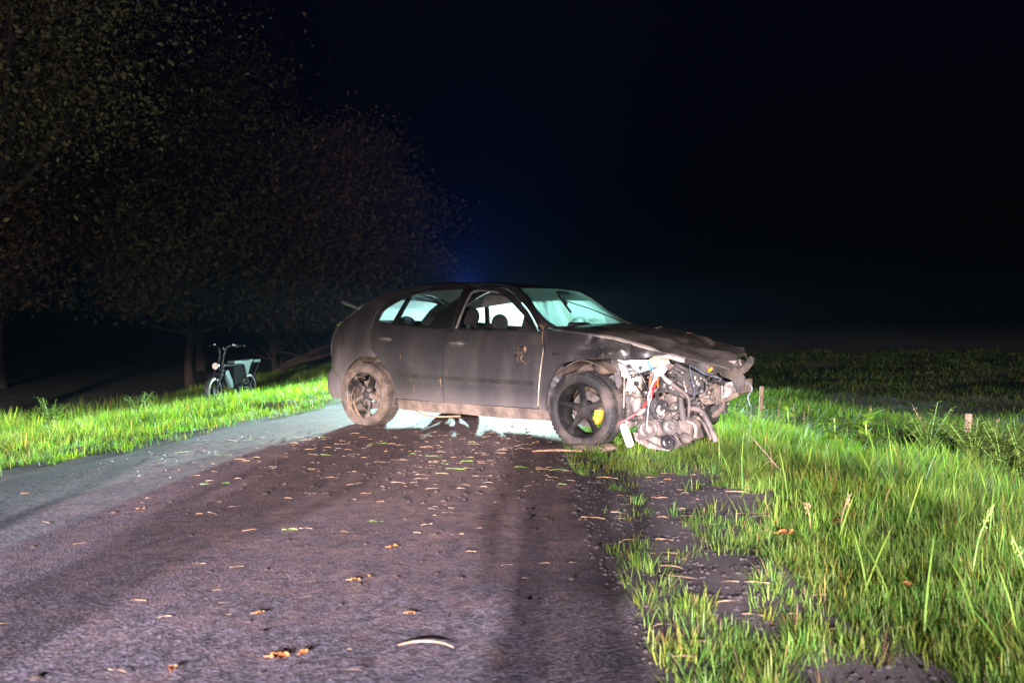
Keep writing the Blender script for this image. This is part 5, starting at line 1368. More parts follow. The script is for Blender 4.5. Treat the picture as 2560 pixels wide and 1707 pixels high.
for k in range(26):
    x = random.uniform(3.40, 3.72); z = random.uniform(0.40, 0.62); y = random.uniform(-0.47, -0.41)
    mb.tube([(x, y, z), (x + random.uniform(-.02, .02), y - .02, z - random.uniform(.01, .04)), (x + random.uniform(-.04, .04), y - .02, z - random.uniform(.03, .09))], 0.0011, 4)
tag(mb.build('torn_fibres', mt['hose'], car), kind='stuff')
mb = M()
for k in range(60):
    x = random.uniform(2.8, 3.6); z = random.uniform(0.2, 0.7); y = -0.56 + random.uniform(-.04, .03); r = random.uniform(.004, .014)
    mb.ball((x, y, z), (r, r * .6, r), 6, 4, .3)
tag(mb.build('mud_spatter', mt['mud'], car), kind='stuff')
# added dark backing of the bay so the far light does not shine straight through
mb = M(); mb.box((2.98, 0.05, 0.52), (0.9, 0.06, 0.50)); mb.box((2.95, 0.0, 0.30), (0.7, 0.5, 0.30)); mb.build('bay_backing', mt['black_plastic'], car)
panel('far_wing_backing', [(2.30, 0.42), (3.35, 0.42), (3.40, 0.70), (3.2, 0.78), (2.8, 0.88), (2.3, 0.94)], mt['black_plastic'], car, (), 1, off=-0.22, thick=0.02, res=0.15)

# small broken bits: clips, bolts, plugs, shards caught among the engine parts
def bits(name, n, mat, box, rmin, rmax):
    mb = M()
    for k in range(n):
        x = random.uniform(*box[0]); y = random.uniform(*box[1]); z = random.uniform(*box[2]); r = random.uniform(rmin, rmax)
        R_ = Matrix.Rotation(random.uniform(0, 3), 3, 'X') @ Matrix.Rotation(random.uniform(0, 3), 3, 'Y')
        if random.random() < .6: mb.box((x, y, z), (r * 2, r * random.uniform(.6, 1.6), r * random.uniform(.5, 1.5)), R_)
        else: mb.tube([Vector((x, y, z)), Vector((x, y, z)) + R_ @ Vector((r * 2.2, 0, 0))], r * .5, 8)
    return tag(mb.build(name, mat, car), kind='stuff')
bits('broken_plastic_bits', 46, mt['black_plastic'], ((2.72, 3.15), (-0.60, -0.50), (0.22, 0.70)), .010, .030)
bits('broken_plastic_bits', 30, mt['black_plastic'], ((3.10, 3.55), (-0.56, -0.44), (0.42, 0.72)), .008, .024)
bits('broken_metal_bits', 34, mt['metal_light'], ((2.78, 3.30), (-0.61, -0.52), (0.28, 0.66)), .005, .013)
bits('broken_metal_bits', 20, mt['cast'], ((3.36, 3.66), (-0.50, -0.42), (0.40, 0.60)), .006, .018)
bits('broken_cream_bits', 12, mt['cream'], ((2.80, 3.30), (-0.62, -0.56), (0.40, 0.72)), .004, .011)
for k in range(7):
    x0 = random.uniform(2.75, 3.1); z0 = random.uniform(0.5, 0.7); x1 = x0 + random.uniform(.05, .35); z1 = random.uniform(0.25, 0.55)
    wires('black_cable', mt['black_wire'], [(x0, -0.58, z0), ((x0 + x1) / 2, -0.62, min(z0, z1) - random.uniform(-.05, .06)), (x1, -0.56, z1)], 1, 0.004, random.choice((0.004, 0.006, 0.009)))
# ================================================================== electric bike on the left bank
mt['bike_black'] = material('bike_black', (0.012, 0.013, 0.02), (0.018, 0.019, 0.026), 0.75, scale=20, spec=0.2)
mt['bike_seat'] = material('bike_seat', (0.06, 0.095, 0.11), (0.075, 0.11, 0.125), 0.7, scale=20, spec=0.2)  # bluish tint paints cool lamplight into seat, pad and battery colour
mt['bike_rubber'] = material('bike_rubber', (0.012, 0.013, 0.013), (0.025, 0.027, 0.027), 0.6, scale=20)
mt['bike_chrome'] = material('bike_chrome', (0.10, 0.105, 0.12), (0.07, 0.075, 0.085), 0.3, metal=0.9, scale=20)
mt['bike_lens'] = material('bike_lens', (0.75, 0.72, 0.65), (0.65, 0.62, 0.55), 0.15, scale=20)
bx, by = -5.06, 15.9
bike = empty('electric_bike', (bx, by, float(height(bx, by)) - 0.06), math.atan2(-0.967, -0.255))
tag(bike, 'fat-tyred electric bike with round headlamp parked on the left bank', 'bike')
def bike_wheel(x, steer):
    mb = M(); mb.lathe([(0.185, -0.035), (0.20, -0.038), (0.19, -0.02), (0.18, 0), (0.19, 0.02), (0.20, 0.038), (0.185, 0.035)], n=32)
    for k in range(12):
        a = 2 * math.pi * k / 12 + 0.1
        mb.tube([(0.04 * math.cos(a), 0.02 * (-1) ** k, 0.04 * math.sin(a)), (0.19 * math.cos(a + .15), 0, 0.19 * math.sin(a + .15))], 0.0025, 4)
    mb.lathe([(0, -0.05), (0.045, -0.045), (0.055, 0), (0.045, 0.045), (0, 0.05)], n=16)
    w = mb.build('wheel', mt['bike_black'], bike); w.location = (x, 0, 0.25); w.rotation_euler = (0, 0, steer)
    mb = M(); mb.lathe([(0.180, -0.035), (0.205, -0.054), (0.238, -0.046), (0.252, -0.02), (0.252, 0.02), (0.238, 0.046), (0.205, 0.054), (0.180, 0.035)], n=40)
    for k in range(30):
        a = 2 * math.pi * k / 30
        for sd in (-1, 1): mb.box(Matrix.Rotation(-a, 3, 'Y') @ Vector((0.246, sd * .025, 0)), (0.014, 0.02, 0.022), Matrix.Rotation(-a, 3, 'Y'))
    mb.build('tyre', mt['bike_rubber'], w)
    M().lathe([(0.05, 0.055), (0.085, 0.055), (0.085, 0.058), (0.05, 0.058)], n=24, closed=True).build('brake_disc', mt['bike_chrome'], w)
    return w
bike_wheel(0, 0); bike_wheel(1.08, 0.12)
mb = M()
for s in (-1, 1):
    mb.tube(smooth_path([(0.80, 0, 0.68), (0.55, s * .03, 0.69), (0.27, s * .045, 0.685), (0.20, s * .05, 0.63), (0.10, s * .06, 0.42), (0.0, s * .075, 0.25)], 4), 0.020, 8)
    mb.tube([(0.0, s * .075, 0.25), (0.42, s * .05, 0.27)], 0.013, 8)
    mb.tube([(-0.33, s * .06, 0.70), (-0.02, s * .07, 0.30)], 0.008, 6)
mb.tube([(0.82, 0, 0.62), (0.62, 0, 0.45), (0.42, 0, 0.27)], 0.026, 8); mb.tube([(0.86, 0, 0.60), (0.80, 0, 0.76)], 0.026, 10)
mb.tube([(0.20, 0, 0.66), (-0.33, 0, 0.70)], 0.012, 6)
mb.build('frame', mt['bike_black'], bike)
mb = M()
for s in (-1, 1): mb.tube([(1.08, s * .075, 0.25), (0.94, s * .075, 0.52), (0.86, s * .07, 0.70)], [0.016, 0.022, 0.018], 8)
mb.box((0.92, 0, 0.545), (0.05, 0.18, 0.03)); mb.box((0.86, 0, 0.71), (0.05, 0.18, 0.03)); mb.build('fork', mt['bike_black'], bike)
mb = M()
for s in (-1, 1):
    mb.tube(smooth_path([(0.84, s * .04, 0.74), (0.80, s * .05, 0.90), (0.78, s * .10, 1.02), (0.74, s * .20, 1.06), (0.66, s * .36, 1.05)], 4), 0.015, 8)
mb.tube([(0.80, -.05, .9), (0.80, .05, .9)], 0.010, 6)
hb = mb.build('handlebar', mt['bike_chrome'], bike)
for s in (-1, 1):
    M().tube([(0.72, s * .25, 1.06), (0.66, s * .37, 1.05)], 0.017, 8).build('grip', mt['bike_rubber'], hb)
    mb = M(); mb.tube([(0.77, s * .19, 1.065), (0.80, s * .22, 1.05), (0.76, s * .33, 1.03)], 0.006, 5); mb.box((0.76, s * .19, 1.06), (.04, .035, .05)); mb.build('brake_lever', mt['bike_chrome'], hb)
mb = M(); mb.box((0.80, 0.0, 1.0), (0.03, 0.09, 0.06), Matrix.Rotation(.5, 3, 'Y')); mb.build('display', mt['bike_black'], hb)
mb = M(); mb.lathe([(0, -0.06), (0.04, -0.055), (0.066, -0.01), (0.070, 0.03), (0.062, 0.036)], (0.97, 0, 0.695), axis='x', n=24); hl = mb.build('headlamp', mt['bike_chrome'], bike)
M().lathe([(0, 0.040), (0.03, 0.040), (0.060, 0.034), (0, 0.02)], (0.97, 0, 0.695), axis='x', n=24).build('headlamp_lens', mt['bike_lens'], hl)
mb = M(); mb.prism(curve2([(0.52, 0.715), (0.53, 0.755), (0.40, 0.765), (0.12, 0.755), (-0.06, 0.775), (-0.08, 0.75), (-0.02, 0.70), (0.04, 0.60), (0.09, 0.50), (0.14, 0.52), (0.17, 0.62), (0.24, 0.70), (0.52, 0.715)], 3)[:-1], -0.085, 0.085); mb.build('seat', mt['bike_seat'], bike)
mb = M(); mb.box((-0.23, 0, 0.735), (0.24, 0.17, 0.05)); mb.build('pillion_pad', mt['bike_seat'], bike)
mb = M(); mb.prism([(0.66, 0.60), (0.74, 0.60), (0.76, 0.54), (0.56, 0.26), (0.50, 0.27), (0.50, 0.33)], -0.05, 0.05); mb.build('battery', mt['bike_seat'], bike)
mb = M(); mb.prism([(0.52, 0.66), (0.26, 0.66), (0.18, 0.55), (0.22, 0.27), (0.44, 0.25), (0.50, 0.33)], -0.065, 0.065); mb.build('frame_bag', material('bag_cloth', (0.004, 0.004, 0.005), (0.008, 0.008, 0.009), 0.95, scale=20, spec=0.05), bike)
for (cx_, a0, a1) in ((1.08, 60, 175), (0.0, 20, 130)):
    mb = M(); P = arc(cx_, 0.25, 0.285, a0 if cx_ > .5 else 50, a1 if cx_ > .5 else 165, 14)
    v = [(p[0], -0.055, p[1]) for p in P] + [(p[0], 0.055, p[1]) for p in P]; n = len(P)
    mb.add(v, [(i, i + 1, n + i + 1, n + i) for i in range(n - 1)]); mb.build('mudguard', mt['bike_black'], bike)
mb = M(); mb.lathe([(0, -0.05), (0.075, -0.05), (0.08, -0.045), (0, -0.04)], (0.40, 0, 0.27), n=20); mb.tube([(0.40, -.06, .27), (0.52, -.07, .20)], .01, 6); mb.box((0.52, -.12, .20), (.08, .09, .02)); mb.tube([(0.40, .06, .27), (0.28, .07, .34)], .01, 6); mb.box((0.28, .12, .34), (.08, .09, .02)); mb.build('crank', mt['bike_chrome'], bike)
mb = M(); mb.tube([(0.30, 0.05, 0.26), (0.22, 0.22, 0.0)], 0.009, 6); mb.build('kickstand', mt['bike_chrome'], bike)
mb = M(); mb.ball((1.04, -0.06, 0.33), (.015, .006, .022), 8, 6); mb.build('reflector', mt['orange_lens'], bike)

# ================================================================== stakes on the right bank
def stake(x, y, h, r, label, lean):
    z0 = float(height(x, y))
    root = empty('wooden_stake', (x, y, z0)); tag(root, label, 'stake', 'stakes along the ditch')
    mb = M(); mb.tube([(0, 0, -0.2), (lean * .5, 0.0, h * .5), (lean, 0, h - 0.01), (lean, 0, h)], [r, r * 1.02, r * .98, r * .86], 9)
    mb.build('post', mt['wood'], root, smooth=25)
    mb = M(); mb.tube([(-r * 1.1 + lean, -r * .2, h - .05), (lean, -r * 1.15, h - .045), (r * 1.15 + lean, 0, h - .055), (lean + .02, r * 1.1, h - .05)], 0.003, 5); mb.build('wire_staple', mt['metal'], root)
zz = float(height(3.94, 7.2)); stake(3.94, 7.2, 0.256 - zz, 0.030, 'nearer sawn-off wooden stake among nettles by the right edge', 0.01)
zz = float(height(3.12, 10.5)); stake(3.12, 10.5, 0.23 - zz, 0.026, 'farther thin wooden stake just right of the torn car nose', 0.03)

# ================================================================== weeds along the right bank
mt['weed'] = leafy('weed_leaf', trans=0.4)
def leaf_mesh(L_, w, mat, name, parent, loc, az, pitch, color, droop=0.3, nseg=6):
    v = []; f = []
    prof = [0.25, 0.8, 1.0, 0.85, 0.5, 0.04]
    ca, sa = math.cos(az), math.sin(az)
    for i in range(nseg):
        t = i / (nseg - 1); d = L_ * t; z = d * math.sin(pitch) - droop * L_ * t * t; o = d * math.cos(pitch)
        for k in (-1, 0, 1):
            ww = w * prof[i] * k * (1 + .15 * math.sin(i * 2.3 + k)); lift = 0.18 * w * abs(k) * prof[i]
            v.append((o * ca - ww * sa, o * sa + ww * ca, z + lift))
    for i in range(nseg - 1):
        for k in range(2): f.append((i * 3 + k, i * 3 + k + 1, (i + 1) * 3 + k + 1, (i + 1) * 3 + k))
    o = np_mesh(name, np.array(v), np.array(f), mat, np.tile(np.array(color), (len(v), 1)), parent)
    o.location = loc
    return o
def broad_weed(x, y, n, L_, label):
    z0 = float(height(x, y)); root = empty('broadleaf_weed', (x, y, z0)); tag(root, label, 'weed', 'weeds along the right bank')
    for i in range(n):
        c = np.array([0.16, 0.24, 0.035]) * random.uniform(.7, 1.2)
        leaf_mesh(L_ * random.uniform(.7, 1.2), L_ * .30, mt['weed'], 'leaf', root, (random.uniform(-.05, .05), random.uniform(-.05, .05), random.uniform(.14, .36)), i * 2.4 + random.uniform(-.3, .3), random.uniform(.1, .8), c, random.uniform(.2, .7))
    M().tube([(0, 0, -.03), (0.01, 0, .16), (0, .01, .35)], 0.006, 5).build('stem', mt['green_stalk'], root)
def bushy_weed(x, y, h, n, label, col=(0.13, 0.19, 0.035), spread=.2):
    z0 = float(height(x, y)); root = empty('bushy_weed', (x, y, z0)); tag(root, label, 'weed', 'weeds along the right bank')
    mb = M(); V = []; F = []; C = []
    for i in range(n):
        a = random.uniform(0, 6.28); top = Vector((spread * math.cos(a) * random.uniform(.4, 1.3), spread * math.sin(a) * random.uniform(.4, 1.3), h * random.uniform(.7, 1.05)))
        pts = smooth_path([(0, 0, -.03), Vector((top.x * .35, top.y * .35, top.z * .55)), top], 6); mb.tube(pts, [.003, .001], 4)
        for j, p in enumerate(pts[3:]):
            for q in range(4):
                b = random.uniform(0, 6.28); L_ = random.uniform(.05, .11) * (1.1 - .05 * j); w = L_ * .26
                d = Vector((math.cos(b), math.sin(b), random.uniform(-.5, .4))); s_ = Vector((-d.y, d.x, 0)).normalized() * w
                k = len(V); V += [tuple(p), tuple(p + d * L_ * .5 + s_), tuple(p + d * L_), tuple(p + d * L_ * .5 - s_)]; F.append((k, k + 1, k + 2, k + 3)); cc = np.array(col) * random.uniform(.7, 1.35); C += [cc] * 4
    mb.build('stem', mt['green_stalk'], root)
    np_mesh('foliage', np.array(V), np.array(F), mt['weed'], np.array(C), root, smooth=False)
def seed_stem(x, y, h, lean, label, dry=True, heads=10):
    z0 = float(height(x, y)); root = empty('seed_stalk', (x, y, z0)); tag(root, label, 'stalk', 'seed stalks along the right bank')
    p = smooth_path([(0, 0, -.02), (lean * .4, 0.01, h * .55), (lean, 0, h)], 6)
    M().tube(p, [.0035, .0015], 5).build('stem', mt['straw'] if dry else mt['green_stalk'], root)
    mb = M()
    for i in range(heads):
        t = random.uniform(.66, 1); q = p[min(len(p) - 1, int(t * (len(p) - 1)))] + Vector((random.uniform(-.015, .015), random.uniform(-.015, .015), random.uniform(-.01, .01))); mb.ball(q, (.0035, .0035, .006) if dry else (.002, .002, .005), 6, 4, .2)
    tag(mb.build('seed_head', mt['straw'] if dry else mt['green_stalk'], root), kind='stuff')
broad_weed(3.36, 7.9, 14, 0.22, 'broad-leaved dock with pale yellow-green leaves at the middle of the bank')
broad_weed(3.14, 8.1, 12, 0.18, 'smaller dock with upright lobed leaves left of the larger one')
broad_weed(2.95, 8.9, 7, 0.15, 'small broad-leaved weed nearest the torn car nose')
bushy_weed(3.76, 7.5, 0.55, 14, 'feathery flowering weed left of the nearer stake')
bushy_weed(3.86, 6.95, 0.42, 16, 'bushy nettle growing at the foot of the nearer stake')
bushy_weed(3.98, 6.75, 0.48, 16, 'bushy nettle just right of the nearer stake')
bushy_weed(4.03, 6.55, 0.6, 12, 'leafy weed cut by the right picture edge')
bushy_weed(3.36, 7.8, 0.22, 9, 'low ragged weed under the dock leaves', (0.10, 0.14, 0.03))
bushy_weed(-6.2, 11.2, 0.50, 10, 'tall feathery weed at the left picture edge of the bank', (0.10, 0.17, 0.03))
bushy_weed(-5.2, 11.6, 0.42, 10, 'leafy weed halfway between the left edge and the bike', (0.09, 0.15, 0.03))
SEED = [(3.12, 9.8, .56, .03, 'tall plumed seed stalk right of the far stake'), (3.24, 9.5, .54, -.03, 'leftmost of the thin dry stalks in front of the meadow'), (3.30, 9.45, .50, .02, 'middle one of the thin dry stalks in front of the meadow'), (3.36, 9.5, .60, .03, 'rightmost of the thin dry stalks in front of the meadow'),
        (3.50, 8.3, .52, .08, 'drooping seed stalk above the dock leaves'), (3.92, 7.7, .58, -.22, 'long bent seed stalk leaning left of the nearer stake'), (4.02, 7.1, .52, .14, 'feathery seed stalk leaning right beside the nearer stake'),
        (1.72, 4.35, .20, .06, 'short brown seed head in the near right grass'), (1.52, 4.2, .17, -.03, 'pale cluster seed head left of the brown one in the near grass'), (2.12, 3.35, .30, -.10, 'thick green seed stalk low in the right foreground'), (2.05, 3.7, .34, .10, 'green seed stalk in front near the right picture edge')]
for x, y, h, l, lab in SEED: seed_stem(x, y, h, l, lab, dry='green' not in lab, heads=14)
# dead branch standing in the right verge
z0 = float(height(1.66, 5.5)); tw = empty('dead_twig', (1.66, 5.5, z0)); tag(tw, 'forked dry brown twig standing in the grass right of the mud patch', 'twig')
mb = M(); mb.tube(smooth_path([(0.22, 0.0, -.01), (0.10, 0, .09), (0.03, 0, .17), (-0.08, .02, .30)], 5), [.002, .005, .004, .0015], 6); mb.tube([(0.06, 0, .13), (0.02, -.02, .13), (-.0, -.03, .11)], [.004, .002], 5); mb.build('stick', mt['wood'], tw)

# ================================================================== litter on the road
mt['leaf_orange'] = material('fallen_leaf', (0.34, 0.12, 0.03), (0.46, 0.19, 0.06), 0.7, scale=30, bump=.3)
mt['leaf_brown'] = material('fallen_leaf_brown', (0.24, 0.11, 0.035), (0.34, 0.18, 0.07), 0.75, scale=30, bump=.3)
def fallen_leaf(x, y, size, label, mat, az, on_road=True, stem=True):
    z0 = ROAD_Z + .003 if on_road else float(height(x, y)) + .05
    seed = random.random() * 10; size *= .78
    v = []; f = []; n = 9
    for i in range(n):
        t = i / (n - 1); w = math.sin(math.pi * min(1, t * .93 + .05)) ** .8 * .42 * (1 + .22 * math.sin(i * 3.1 + seed))
        for k in range(-2, 3):
            q = k / 2
            z = .10 * (q * q) * (1 + .6 * math.sin(seed + i)) + .10 * math.sin(t * 4 + seed) * t + .05 * math.sin(i * 2 + k * 3 + seed)
            v.append(((t - .5) * size, q * w * size, max(0.0, z) * size + .001))
    for i in range(n - 1):
        for k in range(4): f.append((i * 5 + k, i * 5 + k + 1, (i + 1) * 5 + k + 1, (i + 1) * 5 + k))
    mb = M(); mb.add(v, f)
    if stem: mb.tube([(-.5 * size, 0, .004), (-.68 * size, .03 * size, .006), (-.85 * size, .1 * size, .004)], .0014, 4)
    o = mb.build('fallen_leaf', mat, None)
    o.location = (x, y, z0); o.rotation_euler = (0, 0, az)
    tag(o, label, 'leaf', 'fallen leaves')
LO, LB = mt['leaf_orange'], mt['leaf_brown']
fallen_leaf(-0.72, 2.57, .075, 'largest orange leaf lying low on the road near the bottom edge', LO, .3)
fallen_leaf(-0.655, 2.60, .045, 'small orange leaf touching the largest one at the bottom', LO, 1.2)
fallen_leaf(-0.545, 3.83, .065, 'curled orange leaf alone in the middle of the road', LO, .7)
fallen_leaf(-0.63, 3.33, .055, 'yellowish curled leaf on the road in front of the middle leaf', LB, .2)
fallen_leaf(-0.585, 3.38, .030, 'tiny yellow leaf beside the yellowish curled leaf', LB, 2.0)
fallen_leaf(-1.02, 2.48, .05, 'brown leaf at the bottom edge left of the road centre', LO, 1.9)
fallen_leaf(-0.90, 2.95, .045, 'small brown leaf left of the largest orange leaf', LB, .5)
fallen_leaf(-0.36, 2.95, .04, 'pale scrap of leaf above the long curved straw', LB, .1)
fallen_leaf(1.33, 4.02, .10, 'large pale brown leaf lying on the right verge grass', LO, .2, False)
fallen_leaf(1.72, 4.35, .07, 'reddish leaf deeper in the long right grass', LB, .9, False)
fallen_leaf(1.55, 3.25, .05, 'dark red leaf low in the right foreground grass', LO, 1.4, False)
fallen_leaf(1.05, 5.55, .06, 'brown scrap on the mud patch beside the road', LB, .4, False)
fallen_leaf(-2.05, 4.6, .05, 'brown leaf near the left edge of the picture on the asphalt', LB, .4)
# a long curved piece of straw
mb = M(); mb.tube(smooth_path([(-.15, 0, .004), (-.07, .03, .010), (.02, .035, .012), (.10, .01, .010), (.16, -.03, .004)], 5), [.003, .006, .006, .005, .003], 6)
st = mb.build('straw_stalk', mt['straw'], None); st.scale = (.58, .58, .58); st.location = (-0.28, 2.66, ROAD_Z + .002); tag(st, 'longest curved pale straw lying on the road at the bottom', 'straw')
mb = M(); mb.tube(smooth_path([(-.2, 0, .006), (0, .01, .012), (.2, .0, .006)], 5), [.006, .009, .005], 6)
st = mb.build('straw_stalk', mt['straw'], None); st.location = (0.36, 6.62, ROAD_Z + .0); tag(st, 'thick orange straw lying beside the front tyre', 'straw')

def scatter_bits(name, n, area, lmin, lmax, wmin, wmax, mat, label, cat, zfun, rise=.004, dirx=0.0):
    """thin flat curved strips lying on the ground, one mesh"""
    x, y = area(n); n = len(x)
    a = rng.normal(0, 0.35, n) + dirx; L_ = rng.uniform(lmin, lmax, n); w = rng.uniform(wmin, wmax, n); z0 = zfun(x, y)
    bend = rng.normal(0, .15, n)
    V = np.zeros((n, 8, 3))
    for i, t in enumerate((-.5, -.17, .17, .5)):
        for j, q in enumerate((-1, 1)):
            lx = t * L_; ly = q * w * .5 * (1 - .5 * abs(t)) + bend * L_ * (t * t)
            V[:, i * 2 + j, 0] = x + lx * np.cos(a) - ly * np.sin(a); V[:, i * 2 + j, 1] = y + lx * np.sin(a) + ly * np.cos(a)
            V[:, i * 2 + j, 2] = z0 + .002 + rise * (1 - 4 * t * t) + rng.random(n) * rise * 1.5 * (j == 0)
    b = (np.arange(n) * 8)[:, None]
    F = np.concatenate([b + np.array([2 * i, 2 * i + 1, 2 * i + 3, 2 * i + 2]) for i in range(3)])
    o = np_mesh(name, V.reshape(-1, 3), F, mat, smooth=False)
    tag(o, label, cat, kind='stuff'); return o
def near_car(n):
    x = rng.normal(-0.55, 0.95, n); y = 7.6 - np.abs(rng.normal(0, 1.6, n)) + rng.normal(0, .3, n)
    k = (x > xl(y) + .1) & (x < xr(y) + .1) & (y > 2.3); return x[k], y[k]
def whole_road(n):
    y = rng.uniform(2.2, 11, n); x = xl(y) + (xr(y) - xl(y)) * rng.beta(2.2, 1.6, n); return x, y
rz = lambda x, y: np.full(len(x), ROAD_Z)
scatter_bits('straw_litter', 240, near_car, .02, .10, .0007, .002, mt['straw'], 'pale straw strewn over the road in front of the car', 'straw', rz, .003)
scatter_bits('straw_litter', 130, whole_road, .015, .07, .001, .003, mt['straw'], 'short straw scraps scattered thinly over the whole road', 'straw', rz, .002)
scatter_bits('cut_grass', 22, near_car, .05, .2, .002, .005, mt['green_stalk'], 'torn green grass blades lying on the road near the car', 'grass', rz, .003)
def verge_area(n):
    y = rng.uniform(2.3, 6.5, n); x = xr(y) + np.abs(rng.normal(0, .8, n)); return x, y
scatter_bits('verge_straw', 80, verge_area, .04, .16, .002, .004, mt['straw'], 'dry straw lying on the mud of the right verge', 'straw', lambda x, y: height(x, y) + .01, .004)
mt['shard'] = material('glass_shard', (0.75, 0.8, 0.8), (0.9, 0.92, 0.92), 0.1, scale=30)  # opaque near-white paints the glint of broken glass
def behind_tail(n):
    y = rng.uniform(5.5, 12, n); x = xl(y) + .15 + np.abs(rng.normal(0, .8, n)); return x, y
scatter_bits('glass_fragments', 130, behind_tail, .004, .014, .003, .008, mt['shard'], 'glinting glass crumbs on the lit asphalt left of the car', 'glass', rz, .003, .4)
def by_engine(n):
    x = rng.normal(0.1, .7, n); y = rng.normal(6.4, .5, n); k = (x > xl(y) + .2) & (y < 7.6); return x[k], y[k]
scatter_bits('plastic_shards', 60, by_engine, .012, .05, .006, .02, mt['black_plastic'], 'black plastic splinters on the road in front of the car', 'debris', rz, .006, .8)
# mud clods dropped by the car
def clods(name, n, area, rmin, rmax, label, zf=None, mat='clod'):
    x, y = area(n); n = len(x)
    base = np.array([(1, 0, 0), (.5, .87, 0), (-.5, .87, 0), (-1, 0, 0), (-.5, -.87, 0), (.5, -.87, 0), (.45, .2, .6), (-.3, .4, .55), (-.1, -.45, .6)])
    fc = [(0, 1, 6), (1, 7, 6), (1, 2, 7), (2, 3, 7), (3, 8, 7), (3, 4, 8), (4, 5, 8), (5, 6, 8), (5, 0, 6), (6, 7, 8)]
    r = rmin + (rmax - rmin) * rng.random(n) ** 3
    V = base[None] * r[:, None, None] * rng.uniform(.6, 1.3, (n, 9, 3)); a = rng.random(n) * 6.28
    X = V[:, :, 0] * np.cos(a)[:, None] - V[:, :, 1] * np.sin(a)[:, None]; Y = V[:, :, 0] * np.sin(a)[:, None] + V[:, :, 1] * np.cos(a)[:, None]
    gz = (np.full(n, ROAD_Z) if zf is None else zf(x, y))[:, None]
    P = np.stack([X + x[:, None], Y + y[:, None], V[:, :, 2] * .8 + gz - .002], 2)
    F = (np.arange(n) * 9)[:, None, None] + np.array(fc)[None]
    o = np_mesh(name, P.reshape(-1, 3), F.reshape(-1, 3), mt[mat]); tag(o, label, 'mud', kind='stuff')
mt['clod'] = material('earth_clod', (0.028, 0.018, 0.014), (0.06, 0.038, 0.029), 0.95, scale=40)
clods('mud_clods', 2200, near_car, .003, .022, 'brown clods of earth strewn over the road below the car')
clods('mud_clods', 700, whole_road, .003, .012, 'small earth crumbs scattered over the rest of the road')
mt['clod_soil'] = material('soil_clod', (0.03, 0.023, 0.022), (0.075, 0.058, 0.052), 0.95, scale=40)
def bare_area(n):
    y = rng.uniform(2.3, 7.0, n); x = xr(y) + rng.uniform(-.06, 1.5, n); k = (bare(x, y) > .25) | (x < xr(y) + .10); return x[k], y[k]
clods('soil_crumbs', 9000, bare_area, .002, .016, 'dark soil crumbs and pebbles on the bare verge patches', height, 'clod_soil')
# mound of earth pushed up at the front tyre
z0 = .02
mb = M(); mb.ball((0.62, 6.86, 0.0), (.16, .08, .045), 16, 8, .12); mb.ball((0.78, 6.95, 0.0), (.10, .07, .035), 12, 8, .12)
o = mb.build('earth_mound', mt['mud'], None); tag(o, 'lump of brown earth pushed up against the front tyre', 'earth')

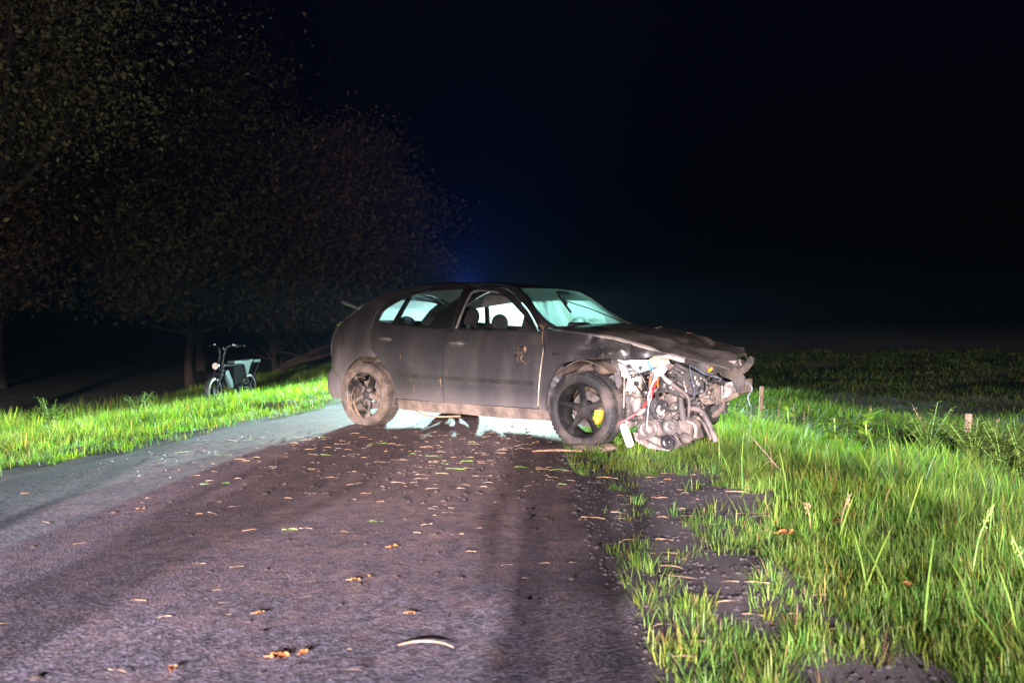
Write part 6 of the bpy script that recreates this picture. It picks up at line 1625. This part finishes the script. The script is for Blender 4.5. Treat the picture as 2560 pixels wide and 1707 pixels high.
# ================================================================== two people standing behind the camera, in the headlamp beams
mt['coat'] = material('dark_coat', (0.03, 0.03, 0.045), (0.05, 0.05, 0.07), 0.85, scale=20)
def person(x, y, h, stance, turn, label):
    """one continuous figure: limbs and trunk laid out joint by joint, fused by a voxel remesh"""
    k = h / 1.78
    mb = M()
    for s in (-1, 1):
        mb.tube([(s * .10, 0, .92), (s * (.10 + stance * .5), .02, .50), (s * (.11 + stance), -.01, .09)], [.095, .065, .045], 12)
        mb.ball((s * (.115 + stance), .06, .045), (.05, .135, .045), 12, 8)
        mb.tube([(s * .20, 0, 1.45), (s * .27, -.03, 1.16), (s * .20, .14, 1.02)], [.062, .048, .036], 10)
        hx, hy, hz = s * .19, .17, 1.01
        mb.ball((hx, hy, hz), (.042, .05, .025), 10, 8)
        for q in range(4): mb.tube([(hx - .03 + .02 * q, hy + .03, hz), (hx - .032 + .021 * q, hy + .085 + .01 * (1 - abs(q - 1.5)), hz - .008), (hx - .032 + .021 * q, hy + .10, hz - .03)], [.010, .009, .007], 6)
        mb.tube([(hx - s * .035, hy, hz), (hx - s * .065, hy + .035, hz + .005), (hx - s * .06, hy + .06, hz)], [.012, .010, .008], 6)
    mb.tube([(0, 0, .88), (0, 0, 1.0), (0, .01, 1.2), (0, .0, 1.40), (0, 0, 1.50)], [.155, .165, .175, .19, .09], 16)
    mb.tube([(-.20, 0, 1.45), (0, 0, 1.49), (.20, 0, 1.45)], [.065, .08, .065], 10)
    mb.tube([(0, 0, 1.46), (0, .02, 1.60)], [.06, .055], 10)
    mb.ball((0, .02, 1.665), (.078, .098, .118), 16, 12); mb.ball((0, .118, 1.65), (.016, .022, .024), 8, 6)
    for s in (-1, 1): mb.ball((s * .078, .01, 1.66), (.012, .022, .032), 8, 6)
    mb.v = [tuple(k * c for c in p) for p in mb.v]
    o = mb.build('person', mt['coat'], None, smooth=0)
    o.location = (x, y, 0.016); o.rotation_euler = (0, 0, turn)
    r = o.modifiers.new('fuse', 'REMESH'); r.mode = 'VOXEL'; r.voxel_size = 0.016; r.use_smooth_shade = True
    tag(o, label, 'person', 'people behind the camera')
person(-0.15, -1.9, 1.78, 0.03, 0.1, 'person in a dark coat standing directly behind the camera')
person(-2.35, -1.6, 1.82, 0.05, -0.2, 'person in a dark coat standing on the road to the left behind the camera')

# ================================================================== damp night air
mb = M(); mb.v = [(sx * 75, -35 + sy * 150, sz) for sx in (-1, 1) for sy in (0, 1) for sz in (-3.2, 17.5)]
mb.f = [(0, 1, 3, 2), (4, 6, 7, 5), (0, 4, 5, 1), (2, 3, 7, 6), (0, 2, 6, 4), (1, 5, 7, 3)]
hz = bpy.data.materials.new('haze'); hz.use_nodes = True
nt = hz.node_tree; nt.nodes.clear()
ho = nt.nodes.new('ShaderNodeOutputMaterial'); pv = nt.nodes.new('ShaderNodeVolumePrincipled')
pv.inputs['Color'].default_value = (0.45, 0.65, 1.0, 1); pv.inputs['Density'].default_value = 0.00013; pv.inputs['Anisotropy'].default_value = 0.35
nt.links.new(pv.outputs[0], ho.inputs['Volume'])
hb_ = mb.build('haze', hz, None, smooth=0)
tag(hb_, 'thin damp night haze filling the air over road and meadow', 'haze', kind='stuff')
